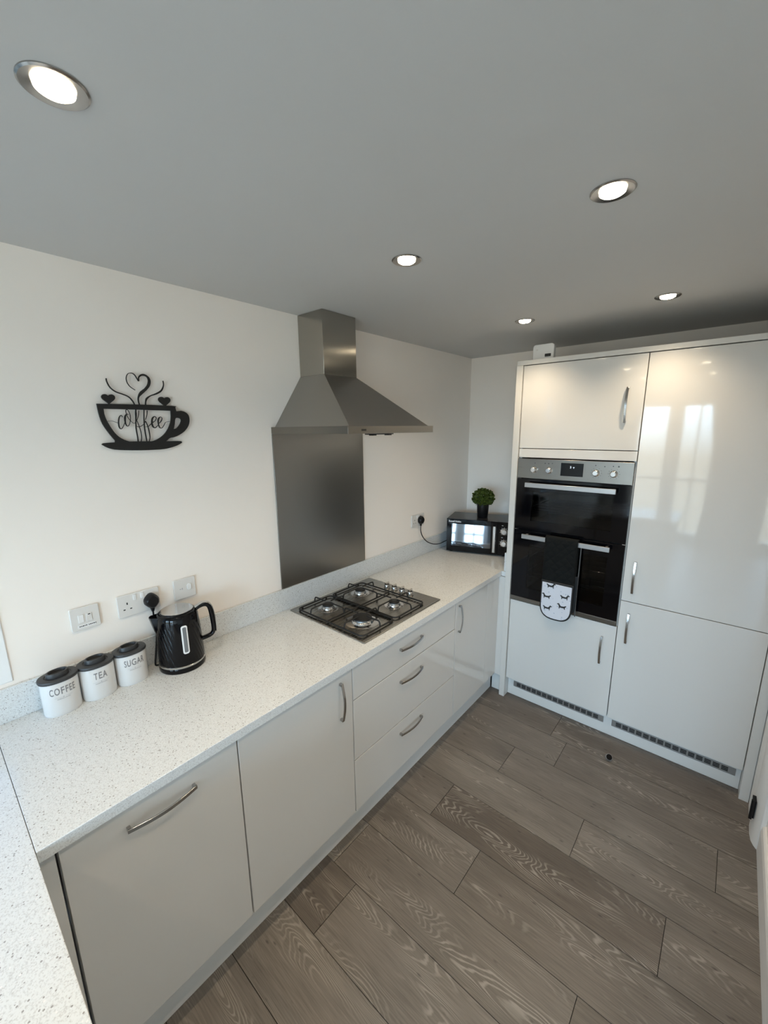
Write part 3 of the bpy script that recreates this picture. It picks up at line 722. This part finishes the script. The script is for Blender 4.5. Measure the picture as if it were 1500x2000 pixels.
o = obj('splashback', bx(.0008, .007, 1.0876, 1.6985, .9885, 1.7555), M['steelZ'], bevel=.0008)
tag(o, 'tall stainless steel splashback panel between hob and cooker hood', 'splashback')

# ============================================================ coffee cup wall sign
ART_P={
'outer': [(0.404, 1.865), (0.523, 1.867), (0.652, 1.866), (0.659, 1.861), (0.661, 1.847), (0.678, 1.849), (0.695, 1.844), (0.706, 1.833), (0.708, 1.815), (0.702, 1.794), (0.685, 1.773), (0.662, 1.758), (0.641, 1.75), (0.626, 1.747), (0.613, 1.737), (0.604, 1.732), (0.589, 1.726), (0.454, 1.731), (0.443, 1.743), (0.427, 1.769), (0.413, 1.798), (0.407, 1.825), (0.405, 1.847)] ,
'inner': [(0.422, 1.849), (0.523, 1.849), (0.641, 1.848), (0.64, 1.829), (0.635, 1.804), (0.622, 1.779), (0.607, 1.761), (0.586, 1.746), (0.559, 1.736), (0.52, 1.733), (0.489, 1.738), (0.463, 1.75), (0.446, 1.768), (0.433, 1.794), (0.425, 1.816), (0.422, 1.834)] ,
'hh': [(0.655, 1.82), (0.667, 1.822), (0.675, 1.818), (0.675, 1.809), (0.668, 1.796), (0.655, 1.783), (0.644, 1.78), (0.65, 1.799)] ,
'saucer': [(0.401, 1.731), (0.407, 1.735), (0.446, 1.737), (0.459, 1.739), (0.609, 1.736), (0.662, 1.735), (0.668, 1.732), (0.668, 1.728), (0.648, 1.718), (0.619, 1.71), (0.586, 1.706), (0.516, 1.706), (0.451, 1.71), (0.427, 1.715), (0.411, 1.723)] ,
'heart1': [(0.44, 1.865), (0.432, 1.875), (0.424, 1.883), (0.421, 1.888), (0.424, 1.893), (0.432, 1.895), (0.439, 1.892), (0.447, 1.897), (0.456, 1.897), (0.461, 1.892), (0.458, 1.883), (0.451, 1.873), (0.45, 1.865)] ,
'heart2': [(0.615, 1.866), (0.606, 1.877), (0.602, 1.887), (0.605, 1.893), (0.613, 1.896), (0.62, 1.892), (0.63, 1.894), (0.641, 1.891), (0.644, 1.884), (0.639, 1.876), (0.631, 1.869), (0.627, 1.865)] ,
}
ART_L={
'steamL': [(0.443, 1.949, 0.0025), (0.444, 1.937, 0.0025), (0.451, 1.92, 0.0026), (0.466, 1.907, 0.0028), (0.486, 1.9, 0.0028), (0.504, 1.892, 0.0028), (0.515, 1.878, 0.0028), (0.52, 1.866, 0.0024)] ,
'steamR': [(0.626, 1.955, 0.002), (0.626, 1.939, 0.002), (0.616, 1.92, 0.0038), (0.598, 1.908, 0.0041), (0.576, 1.899, 0.0028), (0.563, 1.889, 0.0042), (0.558, 1.878, 0.0028), (0.556, 1.866, 0.0028)] ,
'heartline': [(0.528, 1.916, 0.0012), (0.513, 1.927, 0.0014), (0.505, 1.942, 0.0016), (0.505, 1.958, 0.0016), (0.512, 1.97, 0.0016), (0.523, 1.973, 0.0018), (0.532, 1.968, 0.002), (0.538, 1.957, 0.002), (0.543, 1.948, 0.0022), (0.545, 1.961, 0.0028), (0.557, 1.97, 0.0051), (0.571, 1.967, 0.0044), (0.578, 1.955, 0.0064), (0.575, 1.938, 0.0072), (0.563, 1.922, 0.0068), (0.546, 1.907, 0.0078), (0.536, 1.893, 0.0036), (0.534, 1.879, 0.0028), (0.536, 1.866, 0.0024)] ,
'swashL': [(0.425, 1.807, 0.0008), (0.441, 1.809, 0.0008), (0.453, 1.805, 0.0008), (0.46, 1.802, 0.001)] ,
'c': [(0.476, 1.822, 0.0012), (0.473, 1.829, 0.0014), (0.466, 1.821, 0.0026), (0.462, 1.805, 0.0028), (0.462, 1.789, 0.0028), (0.467, 1.782, 0.0016), (0.475, 1.791, 0.001), (0.483, 1.808, 0.001)] ,
'o': [(0.496, 1.831, 0.0012), (0.49, 1.833, 0.0016), (0.484, 1.822, 0.0042), (0.483, 1.803, 0.0028), (0.487, 1.792, 0.002), (0.494, 1.796, 0.0012), (0.5, 1.813, 0.0012), (0.501, 1.831, 0.0012), (0.497, 1.845, 0.0012), (0.491, 1.848, 0.0013), (0.489, 1.84, 0.0012), (0.493, 1.822, 0.001), (0.502, 1.808, 0.0008), (0.511, 1.801, 0.0008), (0.52, 1.81, 0.001)] ,
'f1': [(0.531, 1.846, 0.0012), (0.527, 1.827, 0.0012), (0.519, 1.81, 0.0012), (0.52, 1.832, 0.0042), (0.521, 1.846, 0.0028)] ,
'f1s': [(0.522, 1.851, 0.0033), (0.518, 1.817, 0.0026), (0.515, 1.784, 0.0028), (0.516, 1.755, 0.0026), (0.516, 1.735, 0.0033)] ,
'f1l': [(0.521, 1.81, 0.0012), (0.525, 1.794, 0.0012), (0.529, 1.772, 0.0016), (0.529, 1.75, 0.0016), (0.525, 1.735, 0.0018)] ,
'f2': [(0.559, 1.847, 0.0018), (0.556, 1.83, 0.0012), (0.549, 1.814, 0.0012)] ,
'f2s': [(0.549, 1.851, 0.0022), (0.545, 1.818, 0.0026), (0.543, 1.784, 0.0028), (0.544, 1.755, 0.0026), (0.545, 1.734, 0.0022)] ,
'f2l': [(0.548, 1.811, 0.0018), (0.554, 1.794, 0.0018), (0.557, 1.772, 0.0024), (0.557, 1.75, 0.0016), (0.552, 1.735, 0.0016)] ,
'x1': [(0.518, 1.791, 0.001), (0.526, 1.789, 0.0015), (0.539, 1.796, 0.001), (0.549, 1.808, 0.001)] ,
'x2': [(0.547, 1.789, 0.001), (0.556, 1.79, 0.001), (0.566, 1.799, 0.0015), (0.576, 1.808, 0.001)] ,
'e1': [(0.571, 1.803, 0.0012), (0.582, 1.811, 0.0012), (0.587, 1.821, 0.0012), (0.581, 1.826, 0.0021), (0.573, 1.818, 0.0036), (0.57, 1.801, 0.0039), (0.573, 1.789, 0.0036), (0.58, 1.786, 0.0021), (0.591, 1.796, 0.001)] ,
'e2': [(0.594, 1.801, 0.0012), (0.603, 1.81, 0.0018), (0.607, 1.82, 0.0012), (0.602, 1.825, 0.0014), (0.594, 1.817, 0.0036), (0.592, 1.801, 0.0026), (0.595, 1.787, 0.0024), (0.603, 1.785, 0.0014), (0.612, 1.796, 0.001), (0.619, 1.806, 0.0008), (0.634, 1.809, 0.0008)] ,
}

t = thing('wall_sign', (.01, .55, 1.706), 'black cut-out coffee cup sign with hearts and steam on the wall', 'wall art')
X0, X1 = .008, .0145
def ringfill(bm, outer, holes):
    """outline with holes -> triangulated slab"""
    layers = []
    tmp = nb(); 
    def loop(pts):
        v = [tmp.verts.new((0, *p)) for p in pts]
        return [tmp.edges.new((v[i], v[(i+1) % len(v)])) for i in range(len(v))]
    es = loop(outer)
    for h in holes: es += loop(h)
    bmesh.ops.triangle_fill(tmp, use_beauty=True, use_dissolve=False, edges=es)
    for x in (X0, X1):
        mp = {v: bm.verts.new((x, v.co.y, v.co.z)) for v in tmp.verts}
        for f in tmp.faces: bm.faces.new([mp[v] for v in f.verts])
        layers.append(mp)
    for e in tmp.edges:
        if e.is_boundary: a, c = e.verts; bm.faces.new((layers[0][a], layers[0][c], layers[1][c], layers[1][a]))
    tmp.free()
def smoothloop(P, n=3):
    k = len(P); out = []
    for i in range(k):
        p0, p1, p2, p3 = P[i-1], P[i], P[(i+1)%k], P[(i+2)%k]
        ang = Vector((p1[0]-p0[0], p1[1]-p0[1])).angle(Vector((p2[0]-p1[0], p2[1]-p1[1])), 0)
        ang2 = Vector((p2[0]-p1[0], p2[1]-p1[1])).angle(Vector((p3[0]-p2[0], p3[1]-p2[1])), 0)
        if ang > 1.25 or ang2 > 1.25: out.append(p1); continue
        for s in range(n):
            q = s/n; out.append(tuple(.5*((2*b_)+(-a+c)*q+(2*a-5*b_+4*c-d)*q*q+(-a+3*b_-3*c+d)*q**3) for a, b_, c, d in zip(p0, p1, p2, p3)))
    return out
b = nb(); ringfill(b, smoothloop(ART_P['outer']), [smoothloop(ART_P['inner']), smoothloop(ART_P['hh'])]); obj('cup', b, M['signblack'], t)
b = nb(); prism(b, smoothloop(ART_P['saucer']), X0-.001, X1+.001, 'X'); obj('saucer', b, M['signblack'], t)
for k in ('heart1', 'heart2'):
    ys = [q[0] for q in ART_P[k]]; zs = [q[1] for q in ART_P[k]]; hy, hz, hw = (min(ys)+max(ys))/2, (min(zs)+max(zs))/2, (max(ys)-min(ys))/32
    b = nb(); prism(b, [(hy+hw*16*sin(2*pi*i/48)**3, hz+.002+hw*.95*(13*cos(2*pi*i/48)-5*cos(4*pi*i/48)-2*cos(6*pi*i/48)-cos(8*pi*i/48))) for i in range(48)], X0-.001, X1+.001, 'X'); obj('heart', b, M['signblack'], t)
for k in ('steamL', 'steamR', 'heartline'):
    b = nb(); ribbon(b, [(a, c, w*1.25) for a, c, w in spline(ART_L[k], 6)], X0+.0005, X1-.0005); obj('steam', b, M['signblack'], t)
b = nb()
for k, v in ART_L.items():
    if k not in ('steamL', 'steamR', 'heartline'): ribbon(b, [(a, c, w*1.3) for a, c, w in spline(v, 6)], X0+.001+random.random()*.0004, X1-.001-random.random()*.0004)
obj('lettering', b, M['signblack'], t)

# ============================================================ wall plates
def plate(name, y0, y1, z0, z1, label, cat):
    t = thing(name, (.001, (y0+y1)/2, z0), label, cat)
    b = nb(); prism(b, rrect(y0, y1, z0, z1, .006), .0006, .0085, 'X'); obj('faceplate', b, M['plastic'], t, bevel=.002)
    return t
def rocker(t, yc, zc, w=.011, h=.022):
    b = nb(); prism(b, rrect(yc-w/2, yc+w/2, zc-h/2, zc+h/2, .002), .0080, .0112, 'X'); obj('rocker', b, M['plastic2'], t, bevel=.001)
def sock(t, yc, zc):
    b = nb()
    box(b, .0078, .0087, yc-.0022, yc+.0022, zc+.006, zc+.0145)
    box(b, .0078, .0087, yc-.0145, yc-.0075, zc-.0135, zc-.0095); box(b, .0078, .0087, yc+.0075, yc+.0145, zc-.0135, zc-.0095)
    obj('pin_holes', b, M['dark'], t)
t = plate('fused_switch', .233, .319, 1.099, 1.182, 'switch plate with small printed label above the tea canister, leftmost on the wall', 'switch')
rocker(t, .263, 1.141, .016, .030)
b = nb(); prism(b, rrect(.278, .296, 1.126, 1.156, .002), .008, .0105, 'X'); obj('fuse_carrier', b, M['plastic'], t, bevel=.001)
obj('window_neon', bx(.0105, .0110, .284, .291, 1.150, 1.153), M['dark'], t)
obj('label', bx(.0086, .0090, .250, .303, 1.1075, 1.1195), M['plastic2'], t)
b = nb(); y = .255
for w in (.004,.003,.005,.002,.004,.0,.003,.004,.003,.005,.003):
    if w: box(b, .0090, .0092, y, y+w, 1.1118, 1.1150)
    y += w+.0012 if w else .003
obj('label_print', b, M['darkink'], t)
t = plate('double_socket', .375, .520, 1.096, 1.182, 'white double wall socket with the kettle plug in its right outlet', 'socket')
sock(t, .407, 1.137); sock(t, .487, 1.137); rocker(t, .434, 1.165); rocker(t, .460, 1.165)
t = plate('cooker_switch', .576, .663, 1.100, 1.185, 'small white switch plate above the kettle handle, right of the double socket', 'switch')
b = nb(); prism(b, rrect(.627, .645, 1.132, 1.159, .0085), .008, .0125, 'X'); obj('rocker', b, M['plastic2'], t, bevel=.0015)
b = nb(); box(b, .0086, .0089, .598, .604, 1.141, 1.144); box(b, .0086, .0089, .607, .610, 1.139, 1.147); obj('marking', b, M['ink2'], t)
t = plate('double_socket', 2.175, 2.322, 1.098, 1.184, 'white double wall socket in the far corner beside the microwave', 'socket')
rocker(t, 2.236, 1.166); rocker(t, 2.261, 1.166); sock(t, 2.207, 1.137); sock(t, 2.289, 1.137)
def plug(y, z, name_lab, path):
    t = thing('mains_plug', (.009, y, z), name_lab, 'plug')
    b = nb(); P = []
    for k in range(24):
        a = 2*pi*k/24; r = .0262*(1+.05*cos(4*a)); P.append((y+r*cos(a)*.95, z+r*sin(a)*1.0+(-.003 if sin(a) < 0 else .002)))
    rings = []
    for x, s in ((.0092, 1.), (.020, 1.), (.030, .92), (.036, .72)): rings.append([b.verts.new((x, y+(p-y)*s, z+(q-z)*s)) for p, q in P])
    for i in range(3):
        for j in range(24): b.faces.new((rings[i][j], rings[i][(j+1)%24], rings[i+1][(j+1)%24], rings[i+1][j]))
    b.faces.new(rings[0]); b.faces.new(rings[-1]); obj('plug_body', b, M['black'], t, smooth=True)
    b = nb(); tube(b, [(.018, y, z-.020), (.018, y, z-.030), (.018, y, z-.044)], [.0125, .0085, .0050], 10); obj('cable_grip', b, M['black'], t, smooth=True)
    b = nb(); tube(b, spline(path, 8), .0034, 8); obj('cable', b, M['black'], t, smooth=True)
plug(.487, 1.136, 'black three pin plug with cable in the double socket behind the kettle', [(.018,.487,1.094),(.020,.487,1.06),(.024,.487,1.0),(.028,.475,.93),(.034,.465,.885),(.042,.466,.8795),(.046,.474,.8795)])
plug(2.268, 1.142, 'black three pin plug with a drooping cable left of the microwave', [(.018,2.268,1.10),(.018,2.268,1.06),(.024,2.285,1.015),(.034,2.33,.97),(.045,2.40,.94),(.050,2.47,.93),(.046,2.53,.93),(.040,2.60,.93)])

# ============================================================ canisters
def canister(x, y, word, size, lab, xs):
    t = thing('storage_canister', (x, y, H), lab, 'canister', 'kitchen canisters by the wall')
    a, c = .0415, .0520
    b = nb(); lathe(b, [(.955,.0004),(.975,.003),(.985,.010),(.985,.112),(.97,.1145)], (x, y, H), 64, sx=a, sy=c, p=.9)
    obj('body', b, M['ceramic'], t, smooth=True)
    b = nb(); lathe(b, [(.98,.1147),(1.03,.1155),(1.045,.118),(1.045,.1215),(1.02,.1245),(.90,.1262),(.70,.1262),(.66,.1240),(.30,.1240)], (x, y, H), 64, sx=a, sy=c, p=.9)
    l = obj('lid', b, M['lidgrey'], t, smooth=True)
    b = nb()   # low oval grip standing on the lid
    lathe(b, [(.58,.1240),(.58,.134),(.54,.1390),(.46,.1395),(.43,.137),(.42,.1300),(.1,.1290)], (x, y, H), 48, sx=a*.9, sy=c*1.02, p=.9)
    obj('lid_grip', b, M['lidgrey'], l, smooth=True)
    def wrap(bm, zc, off=.0006):
        for v in bm.verts:
            s, h = v.co.x, v.co.y; th = s/(c*.985)
            def sg(q): return math.copysign(abs(q)**.9, q)
            v.co = Vector((x+sg(cos(th))*(a*.985+off), y+sg(sin(th))*(c*.985+off), H+zc+h))
        return bm
    b = text_mesh(word, size, .0005, xs, 1.15); bmesh.ops.subdivide_edges(b, edges=[e for e in b.edges if e.calc_length() > .004], cuts=2)
    obj('lettering', wrap(b, .086), M['ink'], t)
    b = nb()
    for (s0, s1, h) in ((-.022,.022,-.0), ): 
        n = 12
        for i in range(n):
            if abs(i-5.5) < 1: continue
            u0, u1 = s0+(s1-s0)*i/n, s0+(s1-s0)*(i+1)/n; v = [b.verts.new(p) for p in ((u0,h,0),(u1,h,0),(u1,h+.0006,0),(u0,h+.0006,0))]; b.faces.new(v)
    v = [b.verts.new((.0016*cos(q)*1., .0016*sin(q), 0)) for q in [2*pi*i/10 for i in range(10)]]; b.faces.new(v)
    y_ = -.015
    while y_ < .015:
        w = .0016+random.random()*.0016; v = [b.verts.new(p) for p in ((y_,-.0065,0),(y_+w,-.0065,0),(y_+w,-.0040,0),(y_,-.0040,0))]; b.faces.new(v); y_ += w+.0009
    obj('small_print', wrap(b, .065), M['ink2'], t)
canister(.0683, .1655, 'COFFEE', .034, 'white enamel canister lettered COFFEE with charcoal lid, leftmost of three', .52)
canister(.0668, .2705, 'TEA', .034, 'white enamel canister lettered TEA with charcoal lid, middle of three', .52)
canister(.0650, .3755, 'SUGAR', .034, 'white enamel canister lettered SUGAR with charcoal lid, nearest the kettle', .52)

# ============================================================ kettle
kx, ky = .0985, .5425
R_ = Vector((.353, .935, 0)).normalized(); F_ = Vector((.935, -.353, 0)).normalized()
t = thing('electric_kettle', (kx, ky, H), 'glossy black ribbed electric kettle with steel lid and clear water gauge', 'kettle')
def kr(z): return .0815-.0080*((z-.03)/.17)**1.2 if z > .03 else .0815
b = nb(); n = 288
prof = [(kr(.028+i*.172/46), .028+i*.172/46) for i in range(47)]+[(.0727,.206),(.0712,.214),(.0675,.2205),(.0610,.2248)]
def ribs(r, h, th):
    if not (.035 < h < .185): return r
    k = min(1, (h-.035)/.008, (.185-h)/.008)
    dd = abs((th-math.atan2(F_.y, F_.x)+pi) % (2*pi)-pi)
    k *= 1 if dd > .32 else 0
    return r+.00055*k*sin(38*(th+4.3*h*1.0))
lathe(b, prof, (kx, ky, H), n, fn=ribs); obj('body', b, M['gblack'], t, smooth=False)
for p in t.children[0].data.polygons: p.use_smooth = True
b = nb(); lathe(b, [(.0825,.0004),(.0835,.003),(.0835,.016),(.0825,.020)], (kx, ky, H), 64); obj('power_base', b, M['gblack'], t, smooth=True)
b = nb(); lathe(b, [(.0822,.0202),(.0836,.0215),(.0836,.0265),(.0820,.0278)], (kx, ky, H), 64); obj('chrome_ring', b, M['chrome'], t, smooth=True)
b = nb(); lathe(b, [(.0605,.2250),(.0598,.2275),(.0585,.2285)], (kx, ky, H), 64); l = obj('lid', b, M['gblack'], t, smooth=True)
b = nb(); lathe(b, [(.0575,.2287),(.0565,.2300),(.020,.2297)], (kx, ky, H), 64); obj('lid_disc', b, M['chrome'], l, smooth=True)
K = Vector((kx, ky, H)); U = Vector((0,0,1))
b = nb()   # spout: wedge beak
def kq(r, f, z): return K+R_*r+F_*f+U*z
rows = []
for (z, rt, w) in ((.205,-.0925,.010),(.211,-.0925,.012),(.214,-.090,.0135),(.196,-.0875,.012),(.17,-.080,.012),(.14,-.0705,.012)): rows.append((z, rt, w))
L_ = [(.217,-.0955,.016),(.19,-.0895,.019),(.165,-.0835,.018),(.130,-.0745,.012)]
V = []
for z, rt, w in L_:
    V.append([b.verts.new(kq(-.055, -w*1.9, z)), b.verts.new(kq(rt+.006, -w, z)), b.verts.new(kq(rt, -w*.35, z)), b.verts.new(kq(rt, w*.35, z)), b.verts.new(kq(rt+.006, w, z)), b.verts.new(kq(-.055, w*1.9, z))])
for i in range(3):
    for j in range(5): b.faces.new((V[i][j], V[i][j+1], V[i+1][j+1], V[i+1][j]))
b.faces.new(V[0]); b.faces.new(V[-1][::-1]); b.faces.new([V[i][0] for i in range(4)]+[V[i][5] for i in (3,2,1,0)])
obj('spout', b, M['gblack'], t, bevel=.002)
b = nb()
hp = [(.060,.212),(.075,.222),(.095,.2275),(.110,.222),(.117,.205),(.121,.17),(.1235,.130),(.122,.108),(.112,.096),(.095,.090),(.070,.086)]
tube(b, [kq(r, 0, z) for r, z in spline(hp, 5)], .0095, 14, flat=(1.15, .85)); hd = obj('handle', b, M['gblack'], t, smooth=True)
b = nb()
hp2 = [(.064,.2235),(.080,.2325),(.097,.2375),(.113,.2325),(.1245,.213),(.1300,.18),(.133,.14),(.132,.108)]
tube(b, [kq(r, 0, z) for r, z in spline(hp2, 5)], .0045, 10, flat=(2.3, .75)); obj('handle_strip', b, M['chrome'], hd, smooth=True)
# gauge following the taper
def gauge(w, z0, z1, off, r):
    b = nb(); P = rrect(-w/2, w/2, z0, z1, r, 6); fr_ = []; bk = []
    for (s, z) in P:
        rr = kr(z)+off; th = (s+.0165)/kr(z); d = F_*cos(th)+R_*sin(th)
        fr_.append(b.verts.new(K+d*rr+U*z)); bk.append(b.verts.new(K+d*(rr-.006)+U*z))
    b.faces.new(fr_); b.faces.new(bk[::-1])
    for i in range(len(P)): j = (i+1) % len(P); b.faces.new((fr_[i], fr_[j], bk[j], bk[i]))
    return b
g = obj('gauge_frame', gauge(.0225, .076, .187, .0022, .008), M['plastic2'], t, bevel=.001)
obj('water_gauge', gauge(.0125, .083, .181, .0030, .004), mat('clear_gauge', (.16,.17,.18), .15), g)

# ============================================================ microwave
mt = thing('microwave_oven', (.098, 2.485, H), 'black microwave with mirrored door standing angled in the far corner', 'microwave')
yaw = .32
Q = Matrix.Translation((.098, 2.485, H)) @ Matrix.Rotation(yaw, 4, 'Z')
def mo(name, b, m, parent=mt, **kw): xf(b, Q); return obj(name, b, m, parent, **kw)
MW_, MD, MH = .44, .262, .253
mo('body', bx(0, MW_, .0265, MD, .010, MH), noise_mat('satin_black_case', (.02,.02,.021), .3, 60, .03, .0005, .0), bevel=.003)
b = nb(); mh0, mh1 = .052, .216
for q in ((0,.036,0,.026,.010,MH),(.036,.318,0,.026,.010,mh0),(.036,.318,0,.026,mh1,MH),(.318,.366,0,.026,.010,MH)): box(b, *q)
md = mo('door', b, M['gblack'], bevel=.0015)
b = nb()   # mirrored door glass, slope made up so it reflects the garden doors
ya, yb_ = .0020, .0222
v = [b.verts.new(p) for p in ((.036,ya,mh0),(.318,ya,mh0),(.318,yb_,mh1),(.036,yb_,mh1),(.036,ya+.002,mh0),(.318,ya+.002,mh0),(.318,yb_+.002,mh1),(.036,yb_+.002,mh1))]
for f_ in ((0,1,2,3),(7,6,5,4),(0,4,5,1),(1,5,6,2),(2,6,7,3),(3,7,4,0)): b.faces.new([v[i] for i in f_])
mo('door_glass', b, M['mirror'], md)
mo('handle', (lambda b: (prism(b, [(.332,-.001),(.332,-.014),(.336,-.020),(.352,-.020),(.356,-.014),(.356,-.001)], .030, .222, 'Z'), b)[1])(nb()), M['chrome'], md, bevel=.002)
cpn = mo('control_panel', bx(.3672, MW_, 0, .026, .010, MH), M['gblack'], bevel=.0015)
for z in (.186, .100):
    b = nb(); lathe(b, [(.0245,0),(.0245,-.004),(.020,-.006),(.0185,-.020),(.016,-.022)], (.410, 0, z), 32, 'Y'); box(b, .4082, .4118, -.025, -.020, z-.013, z+.013)
    mo('knob', b, M['chrome'], cpn, smooth=True)
b = nb()
for z in (.186, .100):
    for k in range(9):
        a = radians(-50+k*35); x_, z_ = .410+.0285*cos(a), z+.0285*sin(a); 
        if x_ < .438: mo('marking', bx(x_-.0012, x_+.0012, -.0004, .0002, z_-.0012, z_+.0012), M['white'], cpn)
for z in (.2265, .1395): mo('marking', bx(.392, .402, -.0004, .0002, z, z+.0025), M['white'], cpn)
b = text_mesh('Russell Hobbs', .0175, .0004, .9); xf(b, Matrix.Translation((.060, -.0003, .2335)) @ Matrix.Rotation(pi/2, 4, 'X')); mo('badge', b, M['white'], md)
for x_, y_ in ((.03,.03),(.41,.03),(.03,.24),(.41,.24)):
    b = nb(); lathe(b, [(.012,.0003),(.012,.0105)], (x_, y_, 0), 16); mo('foot', b, M['black'])

# ============================================================ potted plant on the microwave
px_, py_, pz_ = .287, 2.672, H+MH+.0004
t = thing('potted_plant', (px_, py_, pz_), 'small bushy green plant in a black pot on top of the microwave', 'plant')
b = nb(); lathe(b, [(.036,0),(.038,.003),(.0435,.096),(.044,.106),(.041,.106),(.040,.097),(.01,.097)], (px_, py_, pz_), 40); obj('pot', b, M['black'], t, smooth=True)
b = nb(); cz = pz_+.145
for i in range(900):
    a = random.random()*2*pi; ph = math.acos(random.uniform(-.75, 1)); rr = .062*(.45+.55*random.random()**.4)
    p = Vector((px_+rr*1.15*sin(ph)*cos(a), py_+rr*1.15*sin(ph)*sin(a), cz+rr*cos(ph)))
    d = (p-Vector((px_, py_, cz-.03))).normalized(); s = d.cross(Vector((random.uniform(-1,1), random.uniform(-1,1), random.uniform(-1,1)))).normalized(); n_ = d.cross(s)
    l = random.uniform(.013, .021); w = l*.42; tip = (d*.6+s*.5+n_*random.uniform(-.3,.3)).normalized(); sd = tip.cross(d).normalized()
    q0 = p; q1 = p+tip*l*.35+sd*w; q2 = p+tip*l*.8+sd*w*.8+d*.002; q3 = p+tip*l+d*.0; q4 = p+tip*l*.8-sd*w*.8+d*.002; q5 = p+tip*l*.35-sd*w; mid = p+tip*l*.5-d*.0025
    vs = [b.verts.new(q) for q in (q0, q1, q2, q3, q4, q5)]; vm_ = b.verts.new(mid)
    for k in range(6): b.faces.new((vs[k], vs[(k+1)%6], vm_))
o = obj('foliage', b, M['leaf'], t); s = o.modifiers.new('s', 'SOLIDIFY'); s.thickness = .0006
b = nb()
for i in range(16):
    a = i*2.4; tube(b, [(px_+.008*cos(a), py_+.008*sin(a), pz_+.097), (px_+.02*cos(a), py_+.02*sin(a), pz_+.13), (px_+.04*cos(a), py_+.04*sin(a), pz_+.16)], .0012, 5)
obj('stems', b, M['leaf'], t)

# ============================================================ alarm box on the tall unit, cap on the floor
t = thing('carbon_monoxide_alarm', (.747, 2.43, 2.1455), 'small white alarm box with grey screen standing on the tall units', 'alarm')
b = nb(); prism(b, rrect(.688, .807, 2.1455, 2.236, .016), 2.418, 2.450, 'Y'); obj('case', b, M['plastic2'], t, bevel=.004, seg=3)
b = nb(); prism(b, rrect(.758, .792, 2.166, 2.182, .002), 2.4165, 2.419, 'Y'); obj('screen', b, M['screen'], t)
b = nb(); lathe(b, [(.0055,2.4168),(.0055,2.419)], (.712, 0, 2.207), 16, 'Y'); obj('test_button', b, M['plastic'], t)
t = thing('bottle_cap', (1.341, 2.18, 0), 'small round black cap with grey rim lying on the floorboards', 'cap')
Qc = Matrix.Translation((1.341, 2.185, .0125)) @ Matrix.Rotation(radians(28), 4, 'Z') @ Matrix.Rotation(radians(52), 4, 'X')
b = nb(); lathe(b, [(.0150,-.006),(.0160,-.003),(.0160,.006),(.0155,.0075)], (0,0,0), 32); xf(b, Qc); zm = min(v.co.z for v in b.verts)
for v in b.verts: v.co.z -= zm-.0006
obj('rim', b, M['alu'], t, smooth=True)
b = nb(); lathe(b, [(.0148,.0076),(.0140,.0095),(.004,.0095)], (0,0,0), 32); xf(b, Qc)
for v in b.verts: v.co.z -= zm-.0006
obj('cap_face', b, M['gblack'], t, smooth=True)
